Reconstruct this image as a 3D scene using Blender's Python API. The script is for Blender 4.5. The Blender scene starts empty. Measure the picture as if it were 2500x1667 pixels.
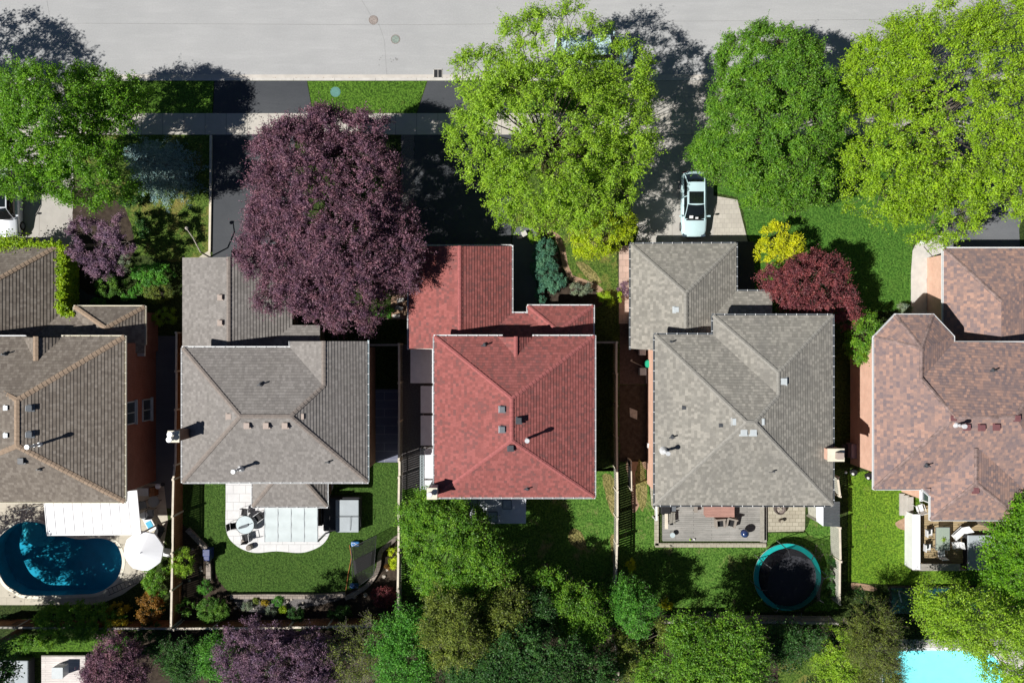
import bpy, math, random
import numpy as np
from mathutils import Vector, Matrix, geometry
random.seed(7); RNG = np.random.default_rng(7)
scene = bpy.context.scene
C = scene.collection
# ------------------------------------------------------------------ camera, sky, sun
CH = 58.333          # height of the drone over the ground, metres
S = 0.03             # metres per surveyed pixel at ground level
cam_d = bpy.data.cameras.new("Camera"); cam = bpy.data.objects.new("Camera", cam_d)
C.objects.link(cam); scene.camera = cam
cam.location = (0, 0, CH); cam.rotation_euler = (0, 0, 0)
cam_d.sensor_width = 36; cam_d.lens = 28; cam_d.clip_end = 2000; cam_d.clip_start = 0.5
SUN_EL = math.radians(47.5); SH_AZ = math.radians(19.5)   # shadows fall towards this azimuth
dvec = Vector((math.cos(SH_AZ)*math.cos(SUN_EL), math.sin(SH_AZ)*math.cos(SUN_EL), -math.sin(SUN_EL)))
sun_d = bpy.data.lights.new("Sun", 'SUN'); sun = bpy.data.objects.new("Sun", sun_d); C.objects.link(sun)
sun_d.energy = 5.0; sun_d.angle = math.radians(0.5); sun_d.color = (1.0, 0.965, 0.91)
sun.rotation_euler = dvec.to_track_quat('-Z', 'Y').to_euler(); sun.location = (-30, -10, 60)
world = bpy.data.worlds.new("World"); scene.world = world; world.use_nodes = True
wn = world.node_tree; wn.nodes.clear()
sky = wn.nodes.new('ShaderNodeTexSky'); sky.sky_type = 'NISHITA'; sky.sun_disc = False
sky.sun_elevation = SUN_EL; sky.sun_rotation = math.radians(250.5)
sky.air_density = 0.45; sky.dust_density = 0.2; sky.altitude = 400
bg = wn.nodes.new('ShaderNodeBackground'); bg.inputs[1].default_value = 0.05
wo = wn.nodes.new('ShaderNodeOutputWorld')
wn.links.new(sky.outputs[0], bg.inputs[0]); wn.links.new(bg.outputs[0], wo.inputs[0])
scene.view_settings.view_transform = 'Standard'; scene.view_settings.look = 'None'
scene.view_settings.exposure = 0.4; scene.view_settings.gamma = 1
scene.cycles.max_bounces = 6; scene.cycles.transparent_max_bounces = 12
# ------------------------------------------------------------------ helpers
def W(px, py, h=0.0):
    k = (1-h/CH)*S
    return Vector(((px-1250)*k, (833.5-py)*k, h))
ORG = {}
def tag(o, label=None, cat=None, group=None, kind=None):
    if label: o['label'] = label
    if cat: o['category'] = cat
    if group: o['group'] = group
    if kind: o['kind'] = kind
    return o
def thing(name, label, cat, loc=(0,0,0), group=None, rz=0):
    o = bpy.data.objects.new(name, None); C.objects.link(o); o.location = loc
    o.empty_display_size = 0.3; o.rotation_euler = (0,0,rz)
    ORG[o.name] = Vector(loc)
    return tag(o, label, cat, group)
def dup(root, loc, rz=0, label=None):
    r = root.copy(); C.objects.link(r); r.location = loc; r.rotation_euler = (0,0,rz)
    if label: r['label'] = label
    for ch in root.children:
        c = ch.copy(); C.objects.link(c); c.parent = r
        for g in ch.children:
            d = g.copy(); C.objects.link(d); d.parent = c
    return r
def link_mesh(name, me, mat, parent, smooth=False):
    o = bpy.data.objects.new(name, me); C.objects.link(o)
    if mat: me.materials.append(mat)
    if parent is not None:
        off = ORG.get(parent.name, Vector((0,0,0)))
        me.transform(Matrix.Translation(-off)); o.parent = parent; ORG[o.name] = off.copy()
    else:
        n = len(me.vertices)
        if n:
            co = np.empty(n*3); me.vertices.foreach_get('co', co); co = co.reshape(-1,3)
            mn, mx = co.min(0), co.max(0)
            c = Vector(((mn[0]+mx[0])/2, (mn[1]+mx[1])/2, mn[2]))
            me.transform(Matrix.Translation(-c)); o.location = c; ORG[o.name] = c.copy()
    if smooth: me.polygons.foreach_set('use_smooth', [True]*len(me.polygons))
    return o
class MB:
    def __init__(s): s.v = []; s.f = []; s.uv = []
    def add(s, vs, fs, uvs=None):
        b = len(s.v); s.v.extend([tuple(x) for x in vs])
        for i, f in enumerate(fs):
            s.f.append([b+k for k in f])
            if uvs is not None: s.uv.append(uvs[i])
        return s
    def box(s, c, d, rz=0, M=None):
        x, y, z = d[0]/2, d[1]/2, d[2]/2
        vs = [Vector((a*x, b*y, e*z)) for e in (-1,1) for b in (-1,1) for a in (-1,1)]
        R = M if M is not None else Matrix.Rotation(rz, 3, 'Z')
        vs = [R @ v + Vector(c) for v in vs]
        return s.add(vs, [(0,2,3,1),(4,5,7,6),(0,1,5,4),(2,6,7,3),(0,4,6,2),(1,3,7,5)])
    def beam(s, p, q, w, h=None):
        p, q = Vector(p), Vector(q); h = h or w
        d = (q-p); L = d.length; d.normalize()
        up = Vector((0,0,1)) if abs(d.z) < .95 else Vector((0,1,0))
        x = d.cross(up).normalized(); y = x.cross(d).normalized()
        M = Matrix((x, d, y)).transposed()
        return s.box((p+q)/2, (w, L, h), M=M)
    def prism(s, pts, z0, z1):
        n = len(pts)
        a = sum(pts[i][0]*pts[(i+1)%n][1]-pts[(i+1)%n][0]*pts[i][1] for i in range(n))
        if a < 0: pts = list(reversed(pts))
        vs = [(p[0], p[1], z0) for p in pts] + [(p[0], p[1], z1) for p in pts]
        fs = [list(range(n-1,-1,-1)), list(range(n, 2*n))]
        fs += [(i, (i+1)%n, n+(i+1)%n, n+i) for i in range(n)]
        return s.add(vs, fs)
    def walls(s, pts, z0, z1, uv=False):
        n = len(pts)
        for i in range(n):
            p, q = pts[i], pts[(i+1)%n]
            s.add([(p[0],p[1],z0),(q[0],q[1],z0),(q[0],q[1],z1),(p[0],p[1],z1)], [(0,1,2,3)])
        return s
    def cyl(s, c, z0, z1, r0, r1=None, n=16, cap=True):
        r1 = r0 if r1 is None else r1
        return s.tube([(c[0],c[1],z0),(c[0],c[1],z1)], [r0,r1], n, cap)
    def tube(s, P, R, n=8, cap=True):
        P = [Vector(p) for p in P]; m = len(P); vs = []; fs = []
        if not hasattr(R, '__len__'): R = [R]*m
        prev = None
        for i, p in enumerate(P):
            d = (P[min(i+1,m-1)]-P[max(i-1,0)])
            if d.length < 1e-6: d = Vector((0,0,1))
            d.normalize()
            if prev is None:
                up = Vector((0,0,1)) if abs(d.z) < .9 else Vector((1,0,0))
                x = d.cross(up).normalized()
            else:
                x = prev - d*prev.dot(d)
                x = x.normalized() if x.length > 1e-6 else d.cross(Vector((0,0,1))).normalized()
            prev = x; y = d.cross(x)
            for k in range(n):
                a = 2*math.pi*k/n; vs.append(p + x*math.cos(a)*R[i] + y*math.sin(a)*R[i])
        for i in range(m-1):
            for k in range(n):
                a, b = i*n+k, i*n+(k+1)%n; fs.append((a, b, b+n, a+n))
        if cap: fs.append(list(range(n-1,-1,-1))); fs.append(list(range((m-1)*n, m*n)))
        return s.add(vs, fs)
    def ring(s, c, z0, z1, ri, ro, n=40):
        vs = []; fs = []
        for k in range(n):
            a = 2*math.pi*k/n; ca, sa = math.cos(a), math.sin(a)
            for r, z in ((ri,z0),(ro,z0),(ro,z1),(ri,z1)): vs.append((c[0]+r*ca, c[1]+r*sa, z))
        for k in range(n):
            a, b = 4*k, 4*((k+1)%n)
            for j in range(4): fs.append((a+j, b+j, b+(j+1)%4, a+(j+1)%4)[::-1])
        return s.add(vs, fs)
    def lathe(s, c, prof, n=24):
        vs = []; fs = []
        for r, z in prof:
            for k in range(n):
                a = 2*math.pi*k/n; vs.append((c[0]+r*math.cos(a), c[1]+r*math.sin(a), c[2]+z))
        for i in range(len(prof)-1):
            for k in range(n):
                a, b = i*n+k, i*n+(k+1)%n; fs.append((a, b, b+n, a+n))
        return s.add(vs, fs)
    def build(s, name, mat, parent=None, smooth=False, bevel=0):
        me = bpy.data.meshes.new(name); me.from_pydata(s.v, [], s.f)
        if s.uv:
            uvl = me.uv_layers.new(name='UVMap'); flat = [c for f in s.uv for p in f for c in p]
            uvl.data.foreach_set('uv', flat)
        me.update()
        o = link_mesh(name, me, mat, parent, smooth)
        if bevel:
            m = o.modifiers.new('Bevel', 'BEVEL'); m.width = bevel; m.segments = 2; m.limit_method = 'ANGLE'
        return o
def xy(pts, h=0): return [tuple(W(a, b, h)[:2]) for a, b in pts]
def smooth_closed(pts, k=6):
    n = len(pts); out = []
    for i in range(n):
        p0, p1, p2, p3 = [Vector(pts[(i+j-1)%n]) for j in range(4)]
        for t in np.linspace(0, 1, k, endpoint=False):
            out.append(tuple(0.5*((2*p1)+(-p0+p2)*t+(2*p0-5*p1+4*p2-p3)*t*t+(-p0+3*p1-3*p2+p3)*t**3)))
    return out
def inset(pts, d):
    n = len(pts); A = sum(pts[i][0]*pts[(i+1)%n][1]-pts[(i+1)%n][0]*pts[i][1] for i in range(n))
    if A < 0: d = -d
    out = []
    for i in range(n):
        p0, p1, p2 = Vector(pts[i-1]), Vector(pts[i]), Vector(pts[(i+1)%n])
        a = (p1-p0).normalized(); b = (p2-p1).normalized()
        na = Vector((-a.y, a.x)); nb = Vector((-b.y, b.x))
        m = (na+nb); L = m.length_squared
        out.append(tuple(p1 + m*(2*d/L) if L > .1 else p1))
    return out
# ------------------------------------------------------------------ materials
MATS = {}
class NB:
    def __init__(s, name):
        s.m = bpy.data.materials.new(name); s.m.use_nodes = True; s.t = s.m.node_tree; s.t.nodes.clear()
        s.out = s.t.nodes.new('ShaderNodeOutputMaterial')
    def n(s, typ, **kw):
        nd = s.t.nodes.new('ShaderNode'+typ)
        for k, v in kw.items(): setattr(nd, k, v)
        return nd
    def l(s, a, b): s.t.links.new(a, b)
    def coord(s, which='Object', scale=1, loc=(0,0,0)):
        tc = s.n('TexCoord'); mp = s.n('Mapping'); s.l(tc.outputs[which], mp.inputs[0])
        sc = scale if hasattr(scale, '__len__') else (scale,)*3
        mp.inputs['Scale'].default_value = sc; mp.inputs['Location'].default_value = loc
        return mp.outputs[0]
    def noise(s, vec, scale, detail=4, rough=.6):
        nd = s.n('TexNoise'); nd.inputs['Scale'].default_value = scale; nd.inputs['Detail'].default_value = detail
        nd.inputs['Roughness'].default_value = rough
        if vec is not None: s.l(vec, nd.inputs['Vector'])
        return nd.outputs[0]
    def ramp(s, fac, stops, interp='LINEAR'):
        r = s.n('ValToRGB'); r.color_ramp.interpolation = interp; e = r.color_ramp.elements
        while len(e) < len(stops): e.new(0.5)
        for i, (p, c) in enumerate(stops):
            e[i].position = p; e[i].color = (*c, 1) if hasattr(c, '__len__') else (c, c, c, 1)
        s.l(fac, r.inputs[0]); return r.outputs[0]
    def mix(s, fac, a, b, mode='MIX'):
        m = s.n('MixRGB', blend_type=mode)
        for i, x in enumerate((fac, a, b)):
            if isinstance(x, (int, float)): m.inputs[i].default_value = x if i == 0 else (x, x, x, 1)
            elif isinstance(x, tuple): m.inputs[i].default_value = (*x, 1) if len(x) == 3 else x
            else: s.l(x, m.inputs[i])
        return m.outputs[0]
    def math(s, op, a, b=0.0):
        m = s.n('Math', operation=op)
        for i, x in enumerate((a, b)):
            if isinstance(x, (int, float)): m.inputs[i].default_value = x
            else: s.l(x, m.inputs[i])
        return m.outputs[0]
    def bump(s, h, strength=.3, dist=.02):
        b = s.n('Bump'); b.inputs['Strength'].default_value = strength; b.inputs['Distance'].default_value = dist
        s.l(h, b.inputs['Height']); return b.outputs[0]
    def bsdf(s, col, rough=.8, spec=.3, metal=0, normal=None, **kw):
        b = s.n('BsdfPrincipled')
        if isinstance(col, tuple): b.inputs['Base Color'].default_value = (*col, 1)
        else: s.l(col, b.inputs['Base Color'])
        if isinstance(rough, (int, float)): b.inputs['Roughness'].default_value = rough
        else: s.l(rough, b.inputs['Roughness'])
        b.inputs['Specular IOR Level'].default_value = spec; b.inputs['Metallic'].default_value = metal
        if normal is not None: s.l(normal, b.inputs['Normal'])
        for k, v in kw.items(): b.inputs[k].default_value = v
        s.l(b.outputs[0], s.out.inputs[0]); return b
def sc(c, k): return tuple(min(1, x*k) for x in c)
def plain(name, col, rough=.6, var=.15, scale=6, spec=.35, metal=0, bump=.0, bscale=30):
    if name in MATS: return MATS[name]
    b = NB(name); v = b.coord()
    n1 = b.noise(v, scale, 5); n2 = b.noise(v, scale*7, 3)
    c = b.mix(b.ramp(n1, [(.3, 0), (.7, 1)]), sc(col, 1-var), sc(col, 1+var))
    c = b.mix(b.math('MULTIPLY', n2, var), c, sc(col, .55))
    nrm = b.bump(b.noise(v, bscale, 4), bump, .01) if bump else None
    b.bsdf(c, rough, spec, metal, nrm); MATS[name] = b.m; return b.m
def grass(name, a, b_, dry, dryamt=.0, dark=.45):
    n = NB(name); v = n.coord()
    big = n.noise(v, .35, 4); mid = n.noise(v, 1.6, 5, .7); fine = n.noise(v, 3.4, 5, .75); vf = n.noise(v, 7.5, 3, .75)
    c = n.mix(n.ramp(mid, [(.35, 0), (.65, 1)]), a, b_)
    c = n.mix(n.ramp(fine, [(.40, .8), (.52, 0)]), c, sc(a, dark*1.1))
    c = n.mix(n.ramp(vf, [(.50, 0), (.60, .65)]), c, sc(b_, 1.6))
    c = n.mix(n.ramp(vf, [(.38, .8), (.48, 0)]), c, sc(a, dark*.9))
    d1 = n.noise(v, .55, 6, .65)
    c = n.mix(n.ramp(n.math('ADD', n.math('MULTIPLY', d1, .7), n.math('MULTIPLY', fine, .3)), [(.60-dryamt, 0), (.70-dryamt, .85)]), c, dry)
    c = n.mix(n.ramp(big, [(.3, .25), (.6, 0)]), c, sc(a, .6))
    h = n.math('ADD', n.math('MULTIPLY', fine, .7), vf)
    n.bsdf(c, .85, .15, 0, n.bump(h, 1.0, .12)); return n.m
def shingle(name, ramp, lines=.5, granule=.18, w=.19, h=.2, weather=(.3,.3,.3), wamt=.25):
    n = NB(name); uv = n.n('UVMap').outputs[0]; sp = n.n('SeparateXYZ'); n.l(uv, sp.inputs[0])
    row = n.math('FLOOR', n.math('DIVIDE', sp.outputs[1], h))
    sh = n.math('FRACT', n.math('MULTIPLY', n.math('SINE', n.math('MULTIPLY', row, 12.9898)), 43758.5))
    uu = n.math('ADD', n.math('DIVIDE', sp.outputs[0], w), n.math('MULTIPLY', sh, 5))
    col = n.math('FLOOR', uu); fr = n.math('FRACT', uu)
    cb = n.n('CombineXYZ'); n.l(col, cb.inputs[0]); n.l(row, cb.inputs[1])
    wn_ = n.n('TexWhiteNoise', noise_dimensions='2D'); n.l(cb.outputs[0], wn_.inputs['Vector'])
    geo = n.n('NewGeometry').outputs['Position']
    lown = n.noise(geo, 2.2, 4, .7)
    f = n.math('ADD', n.math('MULTIPLY', wn_.outputs[0], .70), n.math('MULTIPLY', lown, .30))
    c = n.ramp(f, ramp, 'LINEAR')
    slot = n.ramp(fr, [(.0, 1), (.07, .0)])
    c = n.mix(n.math('MULTIPLY', slot, lines), c, sc(ramp[0][1], .35))
    g = n.noise(geo, 17, 3, .8); c = n.mix(n.ramp(g, [(.35, granule), (.6, 0)]), c, sc(ramp[0][1], .5))
    c = n.mix(n.ramp(g, [(.55, 0), (.75, granule*.8)]), c, sc(ramp[-1][1], 1.3))
    st = n.noise(n.coord(scale=(1, .45, 1)), .5, 6, .7); c = n.mix(n.ramp(st, [(.48, 0), (.7, wamt)]), c, weather)
    n.bsdf(c, .9, .15, 0, n.bump(g, .25, .01)); return n.m
def brick(name, c1, c2, mortar):
    n = NB(name); v = n.coord()
    # rows by z, columns by x+y
    sp = n.n('SeparateXYZ'); n.l(v, sp.inputs[0]); cb = n.n('CombineXYZ')
    n.l(n.math('ADD', sp.outputs[0], sp.outputs[1]), cb.inputs[0]); n.l(sp.outputs[2], cb.inputs[1])
    br = n.n('TexBrick'); n.l(cb.outputs[0], br.inputs['Vector'])
    br.inputs['Scale'].default_value = 1; br.inputs['Brick Width'].default_value = .22; br.inputs['Row Height'].default_value = .075
    br.inputs['Mortar Size'].default_value = .008; br.inputs['Color1'].default_value = (*c1, 1); br.inputs['Color2'].default_value = (*c2, 1)
    br.inputs['Mortar'].default_value = (*mortar, 1)
    c = n.mix(n.ramp(n.noise(v, 1.5, 4), [(.35, .25), (.6, 0)]), br.outputs[0], sc(c1, .6))
    n.bsdf(c, .9, .2, 0, n.bump(br.outputs[1], -.3, .01)); return n.m
def leafmat(name, a, b_, trans=.35, gloss=.05, low=None):
    n = NB(name); g = n.n('NewGeometry')
    c = n.mix(g.outputs['Random Per Island'], a, b_)
    big = n.noise(g.outputs['Position'], .55, 3); cl = n.noise(g.outputs['Position'], 1.9, 2, .5)
    c = n.mix(n.ramp(big, [(.35, 0), (.65, .6)]), c, low or sc(a, .75))
    c = n.mix(n.ramp(cl, [(.38, .55), (.52, 0)]), c, (a[0]*.55, a[1]*.62, a[2]*.9)); c = n.mix(n.ramp(cl, [(.55, 0), (.70, .5)]), c, (min(1, b_[0]*1.25), min(1, b_[1]*1.12), b_[2]))  # clump noise varies leaf tone and paints crown light and shade into it
    d = n.n('BsdfDiffuse'); n.l(c, d.inputs[0]); t = n.n('BsdfTranslucent')
    tc = n.mix(.5, c, sc(b_, 1.1)); n.l(tc, t.inputs[0])
    m = n.n('MixShader'); m.inputs[0].default_value = trans; n.l(d.outputs[0], m.inputs[1]); n.l(t.outputs[0], m.inputs[2])
    gl = n.n('BsdfGlossy'); gl.inputs['Roughness'].default_value = .5; gl.inputs[0].default_value = (1,1,1,1)
    m2 = n.n('MixShader'); m2.inputs[0].default_value = gloss; n.l(m.outputs[0], m2.inputs[1]); n.l(gl.outputs[0], m2.inputs[2])
    n.l(m2.outputs[0], n.out.inputs[0]); return n.m
def netmat(name, col, op):
    n = NB(name); d = n.n('BsdfDiffuse'); d.inputs[0].default_value = (*col, 1); t = n.n('BsdfTransparent')
    m = n.n('MixShader'); m.inputs[0].default_value = op; n.l(t.outputs[0], m.inputs[1]); n.l(d.outputs[0], m.inputs[2])
    n.l(m.outputs[0], n.out.inputs[0]); return n.m
def watermat(name, tint):
    n = NB(name); t = n.n('BsdfTransparent'); t.inputs[0].default_value = (*tint, 1)
    g = n.n('BsdfGlossy'); g.inputs['Roughness'].default_value = .03
    fr = n.n('Fresnel'); fr.inputs[0].default_value = 1.33; v = n.coord()
    nz = n.bump(n.noise(v, 2.2, 3), .12, .05); n.l(nz, g.inputs['Normal']); n.l(nz, fr.inputs['Normal'])
    m = n.n('MixShader'); n.l(fr.outputs[0], m.inputs[0]); n.l(t.outputs[0], m.inputs[1]); n.l(g.outputs[0], m.inputs[2])
    n.l(m.outputs[0], n.out.inputs[0]); return n.m
def asphalt(name, col, light, crack=0):
    n = NB(name); v = n.coord()
    big = n.noise(v, .18, 5, .6); g = n.noise(v, 9, 4, .8)
    c = n.mix(n.ramp(big, [(.3, 0), (.7, 1)]), col, light)
    c = n.mix(n.ramp(g, [(.35, .22), (.6, 0)]), c, sc(col, .6))
    c = n.mix(n.ramp(g, [(.6, 0), (.8, .25)]), c, sc(light, 1.4))
    st = n.noise(n.coord(scale=(.25, 1.8, 1)), .9, 5, .7)
    c = n.mix(n.ramp(st, [(.5, 0), (.75, .3)]), c, sc(light, 1.2))
    s2 = n.noise(n.coord(scale=(.12, .9, 1)), 1.3, 5, .75); c = n.mix(n.ramp(s2, [(.5, 0), (.72, .28)]), c, sc(col, .82))
    n.bsdf(c, .85, .3, 0, n.bump(g, .3, .01)); return n.m
def pavers(name, c1, c2, mortar, bw, rh, ms=.012, loc=(0,0,0)):
    n = NB(name); v = n.coord(loc=loc); br = n.n('TexBrick'); n.l(v, br.inputs['Vector'])
    br.inputs['Scale'].default_value = 1; br.inputs['Brick Width'].default_value = bw; br.inputs['Row Height'].default_value = rh
    br.inputs['Mortar Size'].default_value = ms; br.inputs['Color1'].default_value = (*c1, 1); br.inputs['Color2'].default_value = (*c2, 1)
    br.inputs['Mortar'].default_value = (*mortar, 1)
    c = n.mix(n.ramp(n.noise(v, 1.2, 5, .7), [(.35, .3), (.65, 0)]), br.outputs[0], sc(c1, .6))
    c = n.mix(n.ramp(n.noise(v, 30, 3, .7), [(.4, .15), (.6, 0)]), c, sc(c1, .5))
    n.bsdf(c, .85, .25, 0, n.bump(br.outputs[1], -.4, .01)); return n.m
def planks(name, c1, c2, gap, w, axis=1, L=2.6):
    n = NB(name); v = n.coord(); sp = n.n('SeparateXYZ'); n.l(v, sp.inputs[0]); cb = n.n('CombineXYZ')
    n.l(sp.outputs[0 if axis == 1 else 1], cb.inputs[0]); n.l(sp.outputs[axis], cb.inputs[1])
    br = n.n('TexBrick'); n.l(cb.outputs[0], br.inputs['Vector'])
    br.inputs['Scale'].default_value = 1; br.inputs['Brick Width'].default_value = L; br.inputs['Row Height'].default_value = w
    br.inputs['Mortar Size'].default_value = .01; br.inputs['Color1'].default_value = (*c1, 1); br.inputs['Color2'].default_value = (*c2, 1)
    br.inputs['Mortar'].default_value = (*gap, 1)
    s3 = (1.5, 22, 1) if axis == 1 else (22, 1.5, 1)
    gr = n.noise(n.coord(scale=s3), 1, 5, .7)
    c = n.mix(n.ramp(gr, [(.35, .5), (.6, 0)]), br.outputs[0], sc(c1, .55))
    c = n.mix(n.ramp(n.noise(v, .9, 4), [(.5, 0), (.7, .35)]), c, sc(c2, 1.3))
    n.bsdf(c, .8, .25, 0, n.bump(gr, .3, .01)); return n.m
# ------------------------------------------------------------------ material palette
M = {}
M['road'] = asphalt('road_asphalt', (.335,.34,.345), (.39,.393,.395))
M['drive'] = asphalt('dark_asphalt', (.045,.050,.058), (.075,.080,.088))
M['drive_old'] = asphalt('worn_asphalt', (.10,.11,.12), (.15,.155,.165))
M['conc'] = plain('concrete', (.50,.47,.43), .85, .12, 1.2, .2, bump=.2)
M['kerb'] = plain('kerb_concrete', (.52,.50,.47), .85, .12, 2, .2, bump=.2)
M['walk'] = pavers('sidewalk_concrete', (.50,.47,.42), (.53,.50,.45), (.2,.19,.17), 1.55, 3.2, .02, (0,1.6,0))
M['concdrive'] = pavers('driveway_concrete', (.42,.40,.37), (.46,.44,.40), (.22,.2,.18), 3.4, 4.2, .015)
M['pinkpave'] = pavers('pink_pavers', (.42,.31,.26), (.50,.38,.32), (.2,.16,.13), .45, .45)
M['tanpave'] = pavers('tan_pavers', (.36,.33,.26), (.44,.41,.33), (.13,.12,.08), .42, .28)
M['palepave'] = pavers('pale_grid_pavers', (.44,.41,.36), (.50,.47,.41), (.33,.31,.27), .34, .34)
M['patio'] = pavers('white_stone_slabs', (.66,.66,.67), (.70,.70,.70), (.42,.42,.42), .9, .62, .018)
M['poolpatio'] = pavers('pool_patio_concrete', (.50,.46,.38), (.55,.51,.42), (.3,.28,.22), 1.3, 1.3)
M['darkpave'] = pavers('dark_slab_paving', (.13,.14,.20), (.16,.17,.23), (.30,.31,.36), 2.2, .62, .02)
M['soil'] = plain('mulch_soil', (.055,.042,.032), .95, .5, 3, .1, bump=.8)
M['dirt'] = plain('dry_dirt', (.33,.22,.15), .95, .3, 4, .1, bump=.5)
M['redmulch'] = plain('red_mulch', (.30,.09,.06), .95, .6, 14, .1, bump=.8)
M['gravel'] = plain('grey_gravel', (.16,.15,.15), .95, .6, 12, .1, bump=.9)
M['g_base'] = grass('yard_grass_dark', (.030,.055,.012), (.05,.075,.018), (.09,.07,.035), .02)  # dark mix of grass and soil
M['g_blvd'] = grass('boulevard_grass', (.06,.15,.014), (.10,.20,.022), (.16,.15,.05), -.02, .35)
M['g_front'] = grass('patchy_front_grass', (.060,.13,.018), (.115,.17,.03), (.24,.20,.06), .09)
M['g_lush'] = grass('lush_grass', (.050,.150,.018), (.085,.185,.026), (.16,.19,.06), -.06, .5)
M['g_turf'] = grass('even_turf', (.045,.105,.016), (.065,.125,.022), (.09,.13,.04), -.15, .5)
M['g_back'] = grass('back_lawn_grass', (.060,.165,.020), (.11,.21,.035), (.30,.26,.12), .055)
M['g_lime'] = grass('yellow_green_grass', (.085,.20,.014), (.16,.27,.022), (.26,.22,.10), .0, .5)
M['white'] = plain('white_metal', (.68,.69,.70), .45, .05, 3)
M['cream'] = plain('cream_metal', (.66,.62,.50), .5, .08, 3)
M['soffit'] = plain('soffit_board', (.55,.54,.50), .7, .05, 3)
M['bmetal'] = plain('bluegrey_metal', (.46,.54,.57), .35, .08, 3, .5)
M['dmetal'] = plain('dark_metal', (.035,.037,.042), .5, .2, 5)
M['gmetal'] = plain('grey_metal', (.20,.22,.24), .4, .12, 5, .5, .4)
M['galv'] = plain('galvanised_pipe', (.72,.74,.76), .35, .08, 5, .6, .3)
M['ventgrey'] = plain('pale_vent_plastic', (.46,.50,.52), .5, .08, 5)
M['ventdark'] = plain('dark_vent_plastic', (.06,.065,.075), .5, .15, 5)
M['ventbrown'] = plain('taupe_vent_metal', (.38,.31,.27), .6, .1, 5)
M['ventmaroon'] = plain('maroon_vent_metal', (.17,.075,.08), .5, .1, 5)
M['glass'] = plain('window_glass', (.05,.07,.09), .06, .1, 1, .9)
M['carglass'] = plain('car_glass', (.008,.011,.012), .05, .1, 1, .9)
M['br_red'] = brick('red_brick', (.22,.075,.05), (.28,.10,.065), (.26,.20,.17))
M['br_brown'] = brick('brown_brick', (.17,.09,.06), (.22,.12,.08), (.22,.18,.15))
M['br_pink'] = brick('salmon_brick', (.62,.36,.26), (.70,.42,.31), (.62,.50,.42))
M['wood_brown'] = planks('stained_fence_board', (.22,.10,.045), (.29,.14,.065), (.02,.012,.008), 5, 1)
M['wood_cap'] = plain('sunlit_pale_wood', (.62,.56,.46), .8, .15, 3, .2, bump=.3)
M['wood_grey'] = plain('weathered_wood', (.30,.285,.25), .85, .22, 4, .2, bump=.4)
M['wood_pale'] = plain('pale_green_wood', (.42,.42,.36), .85, .2, 4, .2, bump=.4)
M['deckgrey'] = planks('grey_deck_planks', (.25,.245,.23), (.33,.32,.30), (.07,.07,.065), .14, 1)
M['deckwhite'] = planks('pale_deck_planks', (.62,.57,.55), (.68,.64,.61), (.35,.32,.31), .16, 1)
M['decktan'] = planks('tan_deck_planks', (.33,.25,.14), (.40,.31,.18), (.10,.08,.05), .14, 1)
M['teal'] = plain('teal_vinyl', (.012,.36,.34), .4, .08, 3, .4)
M['blue'] = plain('blue_plastic', (.03,.16,.42), .4, .25, 6, .5)
M['black'] = plain('black_fabric', (.012,.012,.014), .7, .2, 6)
M['mat'] = plain('jumping_mat', (.035,.037,.045), .6, .2, 2)
M['net'] = netmat('enclosure_net', (.012,.012,.015), .62)
M['netgrey'] = netmat('rebounder_net', (.02,.02,.02), .5)
M['taupe'] = plain('taupe_wicker', (.27,.24,.21), .8, .2, 25, .2, bump=.3)
M['rosebox'] = planks('rose_plastic_slats', (.36,.20,.17), (.40,.23,.19), (.20,.11,.09), .11, 1)
M['spa'] = plain('grey_spa_cover', (.36,.40,.43), .6, .08, 1.5, .3)
M['spadark'] = plain('dark_spa_cabinet', (.03,.03,.035), .6, .2, 3)
M['fabwhite'] = plain('white_canopy_fabric', (.82,.83,.86), .8, .03, 1)
M['fabblue'] = plain('pale_grey_canopy', (.52,.58,.59), .7, .07, 1.5)
M['liner'] = plain('pool_liner', (.18,.52,.66), .6, .12, 1.5)
M['liner2'] = plain('bright_pool_liner', (.62,.92,.98), .6, .05, 1.5)
M['water'] = watermat('pool_water', (.28,.74,.82))
M['water2'] = watermat('clear_pool_water', (.62,.97,1.0))
M['stone'] = plain('garden_stone', (.42,.38,.33), .9, .3, 5, .2, bump=.5)
M['blockpave'] = pavers('border_block', (.27,.23,.20), (.36,.31,.27), (.08,.07,.06), .35, .35)
M['bark'] = plain('tree_bark', (.13,.11,.09), .9, .3, 8, .1, bump=.6)
M['barkl'] = plain('pale_bark', (.26,.23,.20), .9, .3, 8, .1, bump=.6)
M['rust'] = plain('rusty_iron', (.12,.10,.09), .8, .4, 14)
M['orange'] = plain('orange_tube', (.35,.11,.03), .5, .2, 8)
M['ironpatch'] = plain('cast_iron_rusted', (.24,.20,.18), .8, .5, 10)
M['tealcover'] = plain('teal_cover_plate', (.10,.24,.21), .7, .2, 8)
M['slate'] = plain('slate_sheet', (.70,.73,.78), .6, .06, 3)
M['r1'] = shingle('roof_brown', [(0, (.13,.11,.095)), (.5, (.185,.160,.135)), (1, (.26,.23,.20))], .6, .2, weather=(.12,.10,.085))
M['r2'] = shingle('roof_taupe', [(0, (.175,.163,.155)), (.5, (.225,.210,.198)), (1, (.29,.272,.258))], .55, .2, weather=(.15,.14,.125))
M['r3'] = shingle('roof_red', [(0, (.145,.078,.075)), (.4, (.25,.082,.074)), (1, (.365,.122,.112))], .6, .2, weather=(.24,.10,.10))
M['r4'] = shingle('roof_grey', [(0, (.19,.18,.16)), (.45, (.235,.225,.20)), (1, (.36,.34,.30))], .3, .14, weather=(.16,.155,.145), wamt=.5)
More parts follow.
